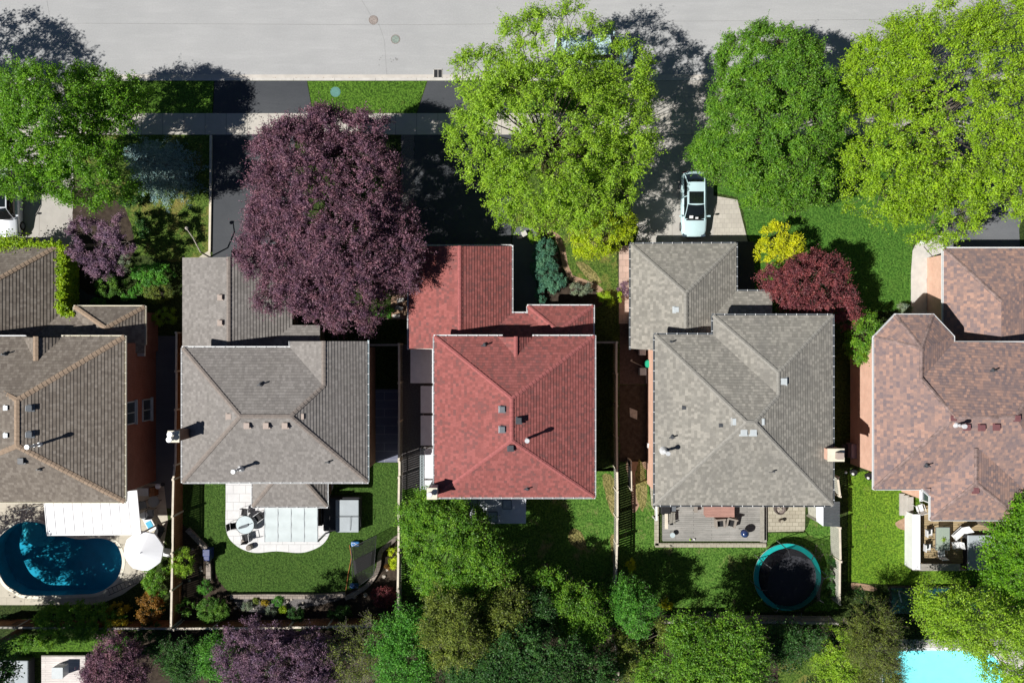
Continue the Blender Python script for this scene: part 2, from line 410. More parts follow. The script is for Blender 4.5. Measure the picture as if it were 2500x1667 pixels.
M['r5'] = shingle('roof_mottled', [(0, (.14,.12,.135)), (.35, (.23,.165,.155)), (.6, (.28,.19,.165)), (.8, (.36,.225,.18)), (1, (.50,.32,.25))], .25, .16, w=.2, weather=(.22,.175,.18), wamt=.15)
M['cap1'] = plain('tan_ridge_caps', (.30,.225,.165), .9, .2, 6, .1, bump=.2)
M['cap2'] = plain('taupe_ridge_caps', (.225,.195,.175), .9, .2, 6, .1, bump=.2)
M['cap3'] = plain('red_ridge_caps', (.34,.115,.11), .9, .2, 6, .1, bump=.2)
M['cap4'] = plain('grey_ridge_caps', (.27,.26,.235), .9, .2, 6, .1, bump=.2)
M['cap5'] = plain('mottled_ridge_caps', (.26,.19,.175), .9, .5, 3, .1, bump=.2)
# ------------------------------------------------------------------ ground
def sheet(name, pts, z, mat, h=None, kind='structure', world=False):
    p = pts if world else [tuple(W(a, b, max(z, 0))[:2]) for a, b in pts]
    if any(k in name for k in ('lawn', 'bed', 'dirt', 'mulch', 'soil', 'gravel')) and not any(k in name for k in ('boulevard', 'turf')):
        q = []
        for i in range(len(p)):
            a, b = Vector(p[i]), Vector(p[(i+1)%len(p)]); L = (b-a).length; n = max(1, int(L/.22)) if L < 60 else 1
            for k in range(n):
                v = a.lerp(b, k/n); t = .055 if k else .02; q.append((v.x+random.uniform(-t,t), v.y+random.uniform(-t,t)))
        p = q
    A = sum(p[i][0]*p[(i+1)%len(p)][1]-p[(i+1)%len(p)][0]*p[i][1] for i in range(len(p)))
    if A < 0: p = p[::-1]
    m = MB()
    if len(p) == 4: m.add([(x, y, z) for x, y in p], [(0,1,2,3)])
    else:
        t = geometry.tessellate_polygon([[Vector((x, y, 0)) for x, y in p]])
        m.add([(x, y, z) for x, y in p], [tuple(f) for f in t])
        for f in m.f:
            a, b, c = [Vector(m.v[k]) for k in f]
            if (b-a).cross(c-a).z < 0: f.reverse()
    return tag(m.build(name, mat), kind=kind)
def sheet_holes(name, outer, holes, z, mat):
    loops = [[Vector((x, y, 0)) for x, y in outer]] + [[Vector((x, y, 0)) for x, y in h] for h in holes]
    t = geometry.tessellate_polygon(loops); vs = [(v.x, v.y, z) for L in loops for v in L]
    m = MB(); m.add(vs, [tuple(f) for f in t])
    for f in m.f:
        a, b, c = [Vector(m.v[k]) for k in f]
        if (b-a).cross(c-a).z < 0: f.reverse()
    return tag(m.build(name, mat), kind='structure')
pool1 = smooth_closed([(-14,1362),(-8,1322),(12,1298),(40,1279),(70,1273),(105,1278),(135,1297),(168,1311),(199,1316),(233,1313),(264,1317),(287,1332),(298,1363),(294,1394),(277,1422),(239,1446),(193,1451),(71,1453),(37,1441),(8,1418)], 5)
pool2 = smooth_closed([(2158,1600),(2200,1589),(2320,1587),(2400,1592),(2440,1618),(2450,1690),(2420,1760),(2300,1790),(2200,1770),(2160,1700)], 5)
P1, P2 = xy(pool1), xy(pool2)
E_ = 400
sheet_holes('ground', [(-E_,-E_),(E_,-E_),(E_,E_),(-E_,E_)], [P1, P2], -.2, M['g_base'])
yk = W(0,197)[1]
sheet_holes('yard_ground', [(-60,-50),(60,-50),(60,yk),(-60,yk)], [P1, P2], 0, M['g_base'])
for P_, nm, ln, wt in ((P1,'teal','liner','water'),(P2,'clear','liner2','water2')):
    o = thing('swimming_pool', 'kidney shaped deep teal swimming pool beside the white awning' if nm == 'teal' else 'bright cyan sunlit swimming pool at the bottom right corner', 'pool', (sum(p[0] for p in P_)/len(P_), sum(p[1] for p in P_)/len(P_), 0))
    m = MB(); m.walls(P_, -1.25, 0); t = geometry.tessellate_polygon([[Vector((x,y,0)) for x,y in P_]])
    m.add([(x,y,-1.25) for x,y in P_], [tuple(f) for f in t]); m.build('basin', M[ln], o)
    m = MB(); m.add([(x,y,-.12) for x,y in P_], [tuple(f) for f in t])
    for f in m.f:
        a, b, c = [Vector(m.v[k]) for k in f]
        if (b-a).cross(c-a).z < 0: f.reverse()
    m.build('water', M[wt], o)
    q = inset(P_, -.22); n = len(P_); m = MB()
    for i in range(n):
        j = (i+1)%n
        m.add([(*P_[i],.03),(*P_[j],.03),(*q[j],.03),(*q[i],.03)], [(0,1,2,3)])
        m.add([(*P_[i],-.12),(*P_[j],-.12),(*P_[j],.03),(*P_[i],.03)], [(0,1,2,3)])
        m.add([(*q[i],0),(*q[j],0),(*q[j],.03),(*q[i],.03)], [(0,1,2,3)])
    m.build('coping', M['cream'] if nm == 'teal' else M['white'], o)
    if nm == 'teal':   # round entry steps in the shallow corner
        for k, r in enumerate((1.25,.9,.55)):
            c = W(84,1296); MB().cyl(c, -.75+.2*k, -.55+.2*k, r, n=28).build('step', M['liner2'], o)
def band(name, pts, w, z0, z1, mat, kind='structure', world=False, parent=None, close=False):
    P = [Vector(p).to_2d() if world else W(*p).to_2d() for p in pts]; n = len(P); L = []; R = []
    for i in range(n):
        d = (P[min(i+1,n-1)]-P[max(i-1,0)]).normalized(); nn = Vector((-d.y, d.x))*w/2
        L.append(P[i]+nn); R.append(P[i]-nn)
    m = MB()
    for i in range(n-1):
        m.add([(*R[i],z0),(*R[i+1],z0),(*L[i+1],z0),(*L[i],z0),(*R[i],z1),(*R[i+1],z1),(*L[i+1],z1),(*L[i],z1)],
              [(4,5,6,7),(0,1,5,4),(2,3,7,6)]+([(0,4,7,3)] if i == 0 else [])+([(1,2,6,5)] if i == n-2 else []))
    o = m.build(name, mat, parent)
    if kind: tag(o, kind=kind)
    return o
def rect(x0, y0, x1, y1): return [(x0,y0),(x1,y0),(x1,y1),(x0,y1)]
yr = W(0,183)[1]
m = MB(); m.add([(-70,yr,-.115),(70,yr,-.115),(70,yr+11,-.115),(-70,yr+11,-.115)], [(0,1,2,3)]); tag(m.build('road', M['road']), kind='structure')
m = MB(); m.add([(-70,yk+.12,-.108),(70,yk+.12,-.108),(70,yr+.05,-.108),(-70,yr+.05,-.108)], [(0,1,2,3)]); tag(m.build('gutter_pan', M['conc']), kind='structure')
m = MB()
x = -70
while x < 70: m.box((x+1.5, yk+.09, -.09), (2.985, .20, .2)); x += 3
tag(m.build('kerb', M['kerb']), kind='structure')
# seams and cracks in the road (thin tar-filled lines lying on it)
def crack(name, pts, w, z, mat='soil'): return band(name, pts, w, z, z+.004, M[mat])
M['seam'] = plain('tar_seam', (.25,.25,.25), .9, .2, 5)
crack('road_seam', [(-700,57),(180,56),(420,57),(620,58),(900,60),(1180,58),(1500,52),(1800,50),(2300,45),(3100,44)], .025, -.115, 'seam')
crack('road_crack', [(882,0),(895,20),(904,36),(925,60),(932,80),(938,100),(940,130),(942,160),(944,183)], .02, -.115, 'seam')
crack('road_crack', [(112,0),(115,18),(119,38)], .02, -.115, 'seam')
# sidewalk and driveways
sheet('sidewalk', rect(-700,277,3200,329), .012, M['walk'])
sheet('driveway', [(524,198),(749,198),(763,277),(520,277)], .008, M['drive'])
sheet('driveway', [(519,329),(720,329),(716,640),(519,640)], .008, M['drive'])
sheet('driveway', [(1044,198),(1240,198),(1262,277),(1018,277)], .008, M['drive'])
sheet('driveway', [(1012,329),(1248,329),(1248,625),(1008,625)], .008, M['drive'])
sheet('driveway', [(1535,198),(1765,198),(1768,277),(1530,277)], .008, M['concdrive'])
sheet('driveway', [(1545,329),(1742,329),(1742,610),(1545,610),(1560,560),(1540,520)], .008, M['concdrive'])
sheet('paver_apron', [(1742,478),(1800,488),(1822,575),(1830,612),(1742,612)], .010, M['palepave'])
sheet('driveway', [(2290,198),(2520,198),(2520,277),(2280,277)], .008, M['drive_old'])
sheet('driveway', [(2300,329),(2490,329),(2496,520),(2488,560),(2492,640),(2300,640)], .008, M['drive_old'])
sheet('driveway', [(-220,329),(175,329),(185,600),(-220,600)], .008, M['concdrive'])
sheet('driveway', [(-220,198),(150,198),(170,277),(-220,277)], .008, M['concdrive'])
sheet('paved_walk', [(150,598),(205,598),(225,700),(250,780),(150,780)], .010, M['drive'])
sheet('front_walk', smooth_closed([(1252,575),(1290,555),(1312,575),(1306,640),(1312,720),(1318,775),(1252,775)],3), .012, M['drive_old'])  # concrete walk; the dark asphalt tone paints in its shade
sheet('boulevard_lawn', [(751,198),(1042,198),(1016,277),(765,277)], .008, M['g_blvd'])
sheet('boulevard_lawn', [(155,198),(522,198),(518,277),(172,277)], .008, M['g_blvd'])
sheet('boulevard_lawn', [(1245,198),(1533,198),(1528,277),(1266,277)], .008, M['g_blvd'])
sheet('boulevard_lawn', [(1768,198),(2288,198),(2278,277),(1770,277)], .008, M['g_blvd'])
sheet('front_lawn', [(180,329),(514,329),(514,628),(420,640),(330,620),(300,560),(215,520),(185,460)], .006, M['g_front'])
sheet('flower_bed', smooth_closed([(185,440),(270,470),(310,520),(330,600),(310,640),(285,660),(270,720),(190,700),(180,560)],3), .012, M['soil'])
sheet('front_lawn', smooth_closed([(1262,420),(1400,380),(1540,420),(1545,560),(1508,590),(1508,720),(1480,735),(1455,690),(1398,675),(1372,600),(1330,555),(1262,540)],3), .006, M['g_front'])
band('bare_dirt_edge', [(1338,562),(1362,580),(1374,612),(1380,648),(1394,678),(1428,690),(1455,700),(1468,712)], .42, 0, .010, M['dirt'])
sheet('mulch_bed', smooth_closed([(1300,560),(1340,572),(1365,620),(1385,680),(1450,700),(1470,720),(1460,750),(1340,745),(1310,700)],3), .009, M['soil'])
sheet('front_lawn', [(1742,329),(2298,329),(2298,560),(2228,600),(2228,745),(2180,760),(1838,760),(1838,612),(1826,575),(1815,520),(1800,482),(1742,470)], .006, M['g_lush'])
0 and sheet('bare_dirt', smooth_closed([(1742,496),(1758,494),(1782,502),(1786,509),(1745,512)],3), .013, M['dirt'])
sheet('porch_walk', rect(1798,590,1842,770), .014, M['drive'])  # pavers, coloured like dark asphalt to stand for the shade on them
sheet('front_walk', smooth_closed([(2228,612),(2262,592),(2298,575),(2301,640),(2266,660),(2264,735),(2266,790),(2228,790)],3), .014, M['kerb'])
sheet('mulch_strip', [(2267,650),(2280,640),(2282,790),(2263,790)], .018, M['redmulch'])
crack('walk_joint', [(2255,602),(2285,636)], .05, .0145)
sheet('side_walk', rect(1511,600,1545,790), .012, M['pinkpave'])
sheet('gravel_strip', rect(979,329,1011,640), .010, M['gravel'])
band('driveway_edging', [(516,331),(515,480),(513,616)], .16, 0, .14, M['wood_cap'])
sheet('sandy_corner', smooth_closed([(484,630),(500,618),(512,614),(512,640),(484,640)],3), .012, M['poolpatio'])
sheet('stone_edge_bed', rect(955,700,998,780), .010, M['dirt'])
# back gardens
sheet('turf_lawn', [(432,1100),(432,1262),(458,1290),(505,1337),(520,1362),(525,1392),(534,1418),(560,1446),(655,1446),(783,1447),(845,1443),(885,1430),(908,1408),(922,1380),(928,1346),(946,1328),(972,1312),(972,1130),(890,1130),(890,1100)], .008, M['g_turf'])
sheet('garden_bed', [(426,1262),(458,1290),(505,1337),(520,1362),(525,1392),(534,1418),(560,1446),(655,1446),(845,1443),(885,1430),(908,1408),(922,1380),(928,1346),(946,1328),(972,1312),(971,1533),(424,1538)], .006, M['soil'])
sheet('stone_bed', smooth_closed([(575,1458),(700,1460),(800,1462),(840,1460),(700,1492),(600,1492)],3), .012, M['gravel'])
sheet('patio', smooth_closed([(551,1150),(551,1178),(551,1230),(551,1285),(559,1313),(579,1333),(604,1345),(630,1349),(675,1345),(726,1349),(757,1344),(788,1328),(804,1303),(800,1285),(798,1236),(798,1150)],4), .014, M['patio'])
band('block_border', [(566,1453),(655,1452),(790,1453),(845,1449)], .32, 0, .34, M['blockpave'])
band('block_border', smooth_closed([(970,1313),(946,1330),(930,1347),(925,1382),(911,1410),(888,1434),(845,1450)],4)[:24], .30, 0, .30, M['blockpave'])
band('block_border', [(510,1345),(512,1376),(513,1415)], .34, 0, .30, M['blockpave'])
band('block_border', [(460,1290),(485,1315),(508,1340)], .34, 0, .30, M['blockpave'])
sheet('side_patio', rect(905,950,972,1128), .012, M['darkpave'])
sheet('side_yard_paving', [(330,820),(432,820),(424,1240),(330,1240)], .006, M['drive_old'])
sheet('side_gravel', rect(976,840,1060,1240), .004, M['gravel'])
sheet('back_lawn', [(978,1195),(1505,1140),(1504,1440),(1300,1480),(1120,1500),(978,1500)], .006, M['g_back'])
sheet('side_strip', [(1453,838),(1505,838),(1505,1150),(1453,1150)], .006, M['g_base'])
sheet('back_lawn', [(1544,1230),(1605,1200),(1605,1336),(1870,1336),(1870,1300),(1965,1300),(1990,1240),(2046,1240),(2046,1490),(1510,1500),(1512,1290),(1544,1290)], .006, M['g_back'])
sheet('bare_dirt', smooth_closed([(1530,1128),(1592,1126),(1590,1150),(1560,1180),(1562,1230),(1545,1250),(1540,1180)],3), .010, M['dirt'])
sheet('back_lawn', smooth_closed([(1552,1150),(1580,1150),(1588,1230),(1600,1240),(1580,1270),(1560,1230)],3), .014, M['g_back'])
sheet('side_path', [(1582,938),(1597,938),(1605,1235),(1590,1235),(1584,1130)], .012, M['tanpave'])
sheet('side_shade_soil', rect(1513,940,1582,1126), .010, M['soil'])  # soil, its dark tone also standing for the shade here
sheet('side_walk', rect(1513,770,1606,938), .008, plain('shade_brown_paving', (.075,.055,.05), .9, .3, 5, .1, bump=.4))  # paving colour darkened to paint in the shade between the houses
sheet('side_step', [(1580,852),(1600,852),(1600,935),(1577,935),(1577,900),(1583,895)], .02, M['kerb'])
sheet('paver_patio', [(1862,1230),(1966,1230),(1965,1292),(1962,1296),(1872,1298),(1862,1300)], .012, M['tanpave'])
sheet('back_lawn', [(2070,1150),(2290,1150),(2290,1390),(2440,1390),(2440,1440),(2070,1420)], .006, M['g_lime'])
sheet('bare_dirt', smooth_closed([(2077,1424),(2094,1423),(2130,1430),(2140,1440),(2084,1440)],3), .012, M['dirt'])
sheet('bare_dirt', smooth_closed([(2186,1275),(2220,1262),(2226,1290),(2200,1292)],3), .012, M['dirt'])
sheet('pool_patio', [(-120,1180),(400,1180),(408,1270),(360,1320),(350,1420),(300,1450),(240,1478),(-120,1478),(-120,1453),(-22,1453),(-22,1270),(-120,1270)][:9]+[(-120,1478)], .004, M['soil']) if False else None
pp = xy([(-160,1180),(400,1180),(410,1270),(400,1330),(352,1412),(300,1450),(240,1476),(-160,1476)])
sheet_holes('pool_patio', pp, [inset(P1, -.1)], .008, M['poolpatio'])
sheet('rear_shade_soil', [(300,1540),(2150,1530),(2150,1800),(300,1800)], .003, M['soil'])  # dark sheet painting in the deep shade beneath the rear trees
M['g_dry'] = grass('dry_patch_grass', (.17,.17,.05), (.27,.23,.09), (.34,.27,.14), .05)
for P__ in ([(1395,1290),(1420,1300),(1432,1335),(1412,1340),(1388,1318)],[(1470,1160),(1500,1170),(1500,1260),(1485,1230)],[(1490,1310),(1502,1310),(1502,1370),(1494,1370)],[(1560,1120),(1580,1180),(1570,1250),(1552,1200)],[(1440,590),(1470,600),(1450,625),(1425,610)],[(1405,640),(1440,650),(1470,690),(1440,685)]): sheet('dry_lawn_patch', smooth_closed(P__,3), .0085 if P__[0][0] != 1560 else .0165, M['g_dry'])
sheet('neighbour_lawn', [(0,1560),(260,1560),(260,1605),(0,1605)], .006, M['g_blvd'])
sheet('neighbour_lawn', [(1900,1590),(2010,1590),(2030,1700),(1900,1700)], .006, M['g_front'])
sheet('bare_dirt', smooth_closed([(1470,1655),(1480,1640),(1505,1635),(1508,1700),(1470,1700)],3), .010, M['dirt'])
sheet_holes('pool_patio', xy([(2120,1560),(2560,1560),(2560,1820),(2120,1820)]), [inset(P2, -.1)], .006, M['kerb'])
# ------------------------------------------------------------------ houses
def clip(poly, v, keep_above):
    out = []
    for i in range(len(poly)):
        a, b = poly[i], poly[(i+1)%len(poly)]
        da, db = a[1]-v, b[1]-v
        if not keep_above: da, db = -da, -db
        if da >= -1e-7: out.append(a)
        if (da > 1e-7 and db < -1e-7) or (da < -1e-7 and db > 1e-7):
            t = da/(da-db); out.append((a[0]+(b[0]-a[0])*t, v))
    return out
CO = .2
def roof_strips(mb, pts, thick=.024):
    P = [Vector(p) for p in pts]; n = Vector((0,0,0))
    for i in range(len(P)): n += P[i].cross(P[(i+1)%len(P)])
    if n.z < 0: n = -n; P = P[::-1]
    n.normalize(); c = sum(P, Vector())/len(P)
    u = Vector((0,0,1)).cross(n).normalized(); v = n.cross(u)
    q = [((p-c).dot(u), (p-c).dot(v)) for p in P]; vmin = min(a[1] for a in q); vmax = max(a[1] for a in q)
    q = [(a, b-vmin) for a, b in q]; k = 0; off = random.random()*10
    while k*CO < vmax-vmin:
        s = clip(clip(q, k*CO, True), (k+1)*CO, False)
        if len(s) >= 3:
            vs = []; uvs = []
            for a, b in s:
                h = thick*(1-(b-k*CO)/CO)+.004
                vs.append(c + u*a + v*(b+vmin) + n*h); uvs.append((a+off+20, min(max(b, k*CO+.002), (k+1)*CO-.002)))
            mb.add(vs, [list(range(len(s)))], [uvs])
            for i in range(len(s)):
                a, b = s[i], s[(i+1)%len(s)]
                if abs(a[1]-k*CO) < 1e-5 and abs(b[1]-k*CO) < 1e-5 and abs(a[0]-b[0]) > 1e-4:
                    pa, pb = [c + u*x[0] + v*(x[1]+vmin) for x in (a, b)]
                    mb.add([pa-n*.01, pb-n*.01, pb+n*(thick+.004), pa+n*(thick+.004)], [(0,1,2,3)], [[(a[0]+off+20,k*CO+.002),(b[0]+off+20,k*CO+.002),(b[0]+off+20,k*CO+.003),(a[0]+off+20,k*CO+.003)]])
        k += 1
def caps(parent, p, q, mat, w=.30, pitch=.32, name='ridge_cap'):
    p, q = Vector(p), Vector(q); d = q-p; L = d.length; d.normalize()
    s = Vector((-d.y, d.x, 0)).normalized(); up = Vector((0,0,1)); m = MB(); n = max(1, int(L/.28))
    for i in range(n):
        a = p+d*(L*i/n-.02); b = p+d*(L*(i+1)/n+.02); vs = []
        for e, lift in ((a,.07),(b,.045)):
            vs += [e+s*w/2+up*(lift-pitch*w/2+.0), e+up*lift, e-s*w/2+up*(lift-pitch*w/2)]
        vs += [x-up*.05 for x in vs]
        m.add(vs, [(0,1,4,3),(1,2,5,4),(6,7,1,0),(7,8,2,1),(0,3,9,6),(2,8,11,5),(3,4,10,9),(4,5,11,10)])
    return m.build(name, mat, parent)
def gutter(parent, pts, E, lip, hang=True, w=.11, ticks=None, closed=False):
    m = MB(); P = [W(a, b, E).to_2d() for a, b in pts]; t = MB()
    for i in range(len(P)-1):
        a, b = P[i], P[i+1]; d = (b-a).normalized(); nn = Vector((d.y, -d.x))     # outward = right hand
        L = (b-a).length
        def q(x, o, z): v = a+d*x+nn*o; return (v.x, v.y, z)
        ext = w
        for (o0, o1, z0, z1) in ((.0,.014,E-.13,E-.002),(w-.028,w,E-.13,E+.012),(.014,w-.028,E-.13,E-.10)):
            m.add([q(-0,o0,z0),q(L+ext*0,o0,z0),q(L,o1,z0),q(0,o1,z0),q(0,o0,z1),q(L,o0,z1),q(L,o1,z1),q(0,o1,z1)], [(0,3,2,1),(4,5,6,7),(0,1,5,4),(2,3,7,6),(1,2,6,5),(3,0,4,7)])
        m.box((*(b+nn*w/2), E-.06), (w*1.1,w*1.1,.125))
        if hang:
            x = .35
            while x < L:
                t.box((*(a+d*x+nn*(w*.55)), E+.006), (.04, w*1.05, .02), rz=math.atan2(d.y, d.x)); x += .68
    nf = len(m.f); m.add(t.v, t.f) if hang else None
    o = m.build('gutter', lip, parent)
    if hang:
        o.data.materials.append(ticks or M['white'])
        for k in range(nf, len(m.f)): o.data.polygons[k].material_index = 1
def vent(parent, px, py, h, mat, s=.36, ht=.16, tilt=(0,0)):
    c = W(px, py, h); m = MB(); R = Matrix.Rotation(tilt[0], 3, 'X') @ Matrix.Rotation(tilt[1], 3, 'Y')
    m.box(c+Vector((0,0,ht*.25)), (s*.8, s*.8, ht*1.3), M=R); m.box(c+Vector((0,0,ht)), (s, s, .05), M=R)
    m.box(c+Vector((0,0,.01)), (s*1.3, s*1.3, .02), M=R)
    return m.build('vent', mat, parent, bevel=.01)
def plumb(parent, px, py, h):
    c = W(px, py, h); m = MB(); m.cyl(c, h-.1, h+.38, .05, n=10); m.cyl(c, h-.05, h+.07, .16, .06, n=12)
    m.box(c+Vector((-.12,-.06,.03)), (.28,.07,.03)); return m.build('vent_stack', M['ventdark'], parent)
def flue(parent, px, py, h, H=1.3):
    c = W(px, py, h+H*.9); m = MB(); m.cyl(c, h-.3, h+H, .085, n=16); m.cyl(c, h-.3, h+.16, .3, .12, n=16)
    m.cyl(c, h+H-.1, h+H, .13, .15, n=18); m.cyl(c, h+H+.05, h+H+.12, .16, .14, n=18); m.cyl(c, h+H, h+H+.06, .10, n=12)
    m.cyl(c, h+H*.45, h+H*.52, .10, n=14)
    return m.build('flue_pipe', M['galv'], parent)
def house(name, label, main, E, faces, mat, wallmat, lowers=(), base=None, ins=.42):
    """main: roof outline in survey pixels at eave height; faces: lists of (px,py,h)"""
    o = thing(name, label, 'house', (*W(*base)[:2], 0))
    rf = MB()
    for f in faces: roof_strips(rf, [W(*p) for p in f])
    roof = rf.build('roof', mat, o)
    m = MB(); out = xy(main, E); A = inset(out, ins)
    m.prism(A, -.15, E-.16)
    for lo, LE in lowers: m.prism(inset(xy(lo, LE), .35), -.15, LE-.16)
    wall = m.build('wall', wallmat, o)
    m = MB(); m.prism(inset(out, .012), E-.17, E-.004)
    for lo, LE in lowers: m.prism(inset(xy(lo, LE), .012), LE-.17, LE-.004)
    m.build('soffit', M['soffit'], o)
    return o, roof, wall
def tri_gable(parent, pts, mat=None):
    m = MB(); m.add([W(*p) for p in pts], [list(range(len(pts)))]); return m.build('gable_wall', mat or M['white'], parent)
# ---- house 1 (far left, brown shingles, ivy on the garage)
E = 5.6; GE = 2.9
h1, r1, w1 = house('house', 'far left house with brown shingle roof, tan ridge caps and ivy round its garage eaves', [(-260,822),(304,822),(304,1224),(-260,1224)], E, [
    [(304,822,E),(304,1224,E),(41,1088,7.7),(41,977,7.7)], [(-260,822,E),(304,822,E),(41,977,7.7)],
    [(304,1224,E),(-260,1224,E),(41,1088,7.7)], [(-260,822,E),(-260,1224,E),(41,1088,7.7),(41,977,7.7)],
    [(57,824,E+.03),(87,824,6.45),(87,882,6.45)], [(152,824,E+.03),(87,882,6.45),(87,824,6.45)],
    [(146,598,GE),(146,860,GE),(-40,860,5.0),(-40,700,5.0)], [(-226,598,GE),(146,598,GE),(-40,700,5.0)],
    [(40,767,GE),(300,767,GE),(300,862,4.1),(40,862,4.1)],
    [(182,749,GE),(182,862,GE),(257,862,4.05),(257,801,4.05)], [(353,749,GE),(353,862,GE),(257,862,4.05),(257,801,4.05)], [(182,749,GE),(353,749,GE),(257,801,4.05)],
    ], M['r1'], M['br_red'], [([(-226,598),(146,598),(146,767),(182,767),(182,749),(353,749),(353,870),(-226,870)], GE)], base=(60,1020))
for a, b in (((304,822,E),(41,977,7.7)), ((304,1224,E),(41,1088,7.7)), ((41,977,7.7),(41,1088,7.7)), ((-40,977-42,7.0),(41,977,7.7)), ((-60,1130,7.0),(41,1088,7.7)), ((87,822,6.45),(87,880,6.45)), ((146,598,GE),(-40,700,5.0)), ((182,749,GE),(257,801,4.05)), ((353,749,GE),(257,801,4.05))):
    caps(r1, W(*a), W(*b), M['cap1'], .34 if a[2] > 3 else .3)
gutter(r1, [(304,1224),(304,822),(152,822)], E, M['cream'], True, ticks=M['cream']); gutter(r1, [(62,822),(-60,822)], E, M['white'], False)
gutter(r1, [(-260,1224),(304,1224)], E, M['cream'], False)
gutter(r1, [(353,842),(353,749),(182,749),(182,767),(146,767)], GE, M['cream'], False)
tri_gable(r1, [(57,822,E),(152,822,E),(87,822,6.4)])
for x, y in ((75,996),(75,1060)): vent(r1, x, y, 7.45, M['ventgrey'] if 0 else M['gmetal'], .36, .22, (0,.3))
for x, y in ((17,995),(17,1062)): vent(r1, x, y, 7.5, M['gmetal'], .3, .16)
vent(r1, 54, 1124, 7.2, M['ventdark'], .38, .18); plumb(r1, 12, 864, 6.3); plumb(r1, 98, 1144, 6.9); flue(r1, 71, 1090, 7.2, 1.3)
def wall_window(parent, px0, py0, px1, py1, xw, yw0, yw1, z0, z1, axis='x', out=1):
    pass
def win_x(parent, X, y0, y1, z0, z1, sgn, mull=1):
    """window on a wall whose outer face is x = X, facing sgn"""
    f = MB(); t = .07
    for a, b, c, d in ((y0,y1,z1-t,z1),(y0,y1,z0,z0+t),(y0,y0+t,z0,z1),(y1-t,y1,z0,z1)) + tuple(((y0+(y1-y0)*(k+1)/(mull+1))-.025,(y0+(y1-y0)*(k+1)/(mull+1))+.025,z0,z1) for k in range(mull)):
        f.box((X+sgn*.03,(a+b)/2,(c+d)/2), (.10, abs(b-a), abs(d-c)))
    f.box((X+sgn*.08,(y0+y1)/2,z0-.04), (.22, y1-y0+.15, .06))
    w = f.build('window', M['white'] if sgn < 0 else M['bmetal'], parent); g = MB(); g.box((X+sgn*.02,(y0+y1)/2,(z0+z1)/2), (.03, y1-y0-.1, z1-z0-.1)); g.build('pane', M['glass'], w)
X1 = inset(xy([(-260,822),(304,822),(304,1224),(-260,1224)], E), .42)[1][0]
win_x(h1, X1, W(0,1022)[1], W(0,970)[1], 3.3, 4.6, 1); win_x(h1, X1, W(0,1022)[1], W(0,970)[1], .9, 2.2, 1)
m = MB(); m.beam((X1+.1, W(0,1175)[1]-2, 2.75), (X1+3.0, W(0,1175)[1]-1.0, 2.5), .12, .12)
# ---- house 2
h2, r2, w2 = house('house', 'house with taupe shingle roof and white stone back patio, left of the red roofed house', [(446,849),(709,849),(709,833),(897,833),(897,1176),(446,1176)], E, [
    [(446,849,E),(709,849,E),(790,942,6.85),(709,1016,7.8),(586,1016,7.8)], [(446,849,E),(446,1176,E),(586,1016,7.8)],
    [(446,1176,E),(897,1176,E),(709,1016,7.8),(586,1016,7.8)], [(897,833,E),(897,1176,E),(709,1016,7.8),(790,942,6.85),(790,833,6.85)],
    [(709,833,E),(790,833,6.85),(790,942,6.85),(709,849,E)],
    [(446,629,GE),(446,870,GE),(558,870,4.5),(558,628,4.5)], [(713,629,GE),(713,870,GE),(558,870,4.5),(558,628,4.5)],
    [(640,794,GE),(781,794,GE),(781,872,3.9),(640,872,3.9)],
    [(617,1236,GE+.1),(798,1236,GE+.1),(736,1165,3.95),(675,1165,3.95)], [(617,1236,GE+.1),(617,1165,GE+.1),(675,1165,3.95)], [(798,1236,GE+.1),(798,1165,GE+.1),(736,1165,3.95)],
    ], M['r2'], M['br_brown'], [([(446,629),(713,629),(713,794),(781,794),(781,880),(446,880)], GE), ([(617,1150),(798,1150),(798,1236),(617,1236)], GE+.1)], base=(670,1010))
for a, b in (((446,849,E),(586,1016,7.8)),((446,1176,E),(586,1016,7.8)),((586,1016,7.8),(709,1016,7.8)),((897,1176,E),(709,1016,7.8)),((790,942,6.85),(709,1016,7.8)),((790,833,6.85),(790,942,6.85)),
             ((558,628,4.5),(558,870,4.5)),((617,1236,GE+.1),(675,1165,3.95)),((798,1236,GE+.1),(736,1165,3.95))):
    caps(r2, W(*a), W(*b), M['cap2'], .26)
gutter(r2, [(897,1176),(897,833)], E, M['bmetal'], True); gutter(r2, [(709,833),(709,849),(446,849)], E, M['white'], True)
gutter(r2, [(446,849),(446,1176)], E, M['white'], True); gutter(r2, [(446,1176),(897,1176)], E, M['white'], True)
gutter(r2, [(617,1176),(617,1236),(798,1236),(798,1176)], GE+.1, M['white'], True)
for pts, hh in (([(446,629),(713,629),(558,629)], 0),): tri_gable(r2, [(446,629,GE),(713,629,GE),(558,629,4.5)], M['br_brown'])
tri_gable(r2, [(709,833,E),(897,833,E),(790,833,6.85)], M['soffit'])
for x, y, z in ((538,726,4.4),(538,788,4.4)): vent(r2, x, y, z, M['ventbrown'], .32, .12)
for x, y in ((560,1016),(604,1038),(651,1038),(697,1038),(737,1016)): vent(r2, x, y, 7.55 if y > 1020 else 7.3, M['ventbrown'], .36, .18)
plumb(r2, 637, 938, 6.9); plumb(r2, 803, 1126, 6.3); flue(r2, 572, 1150, 6.2, 1.3)
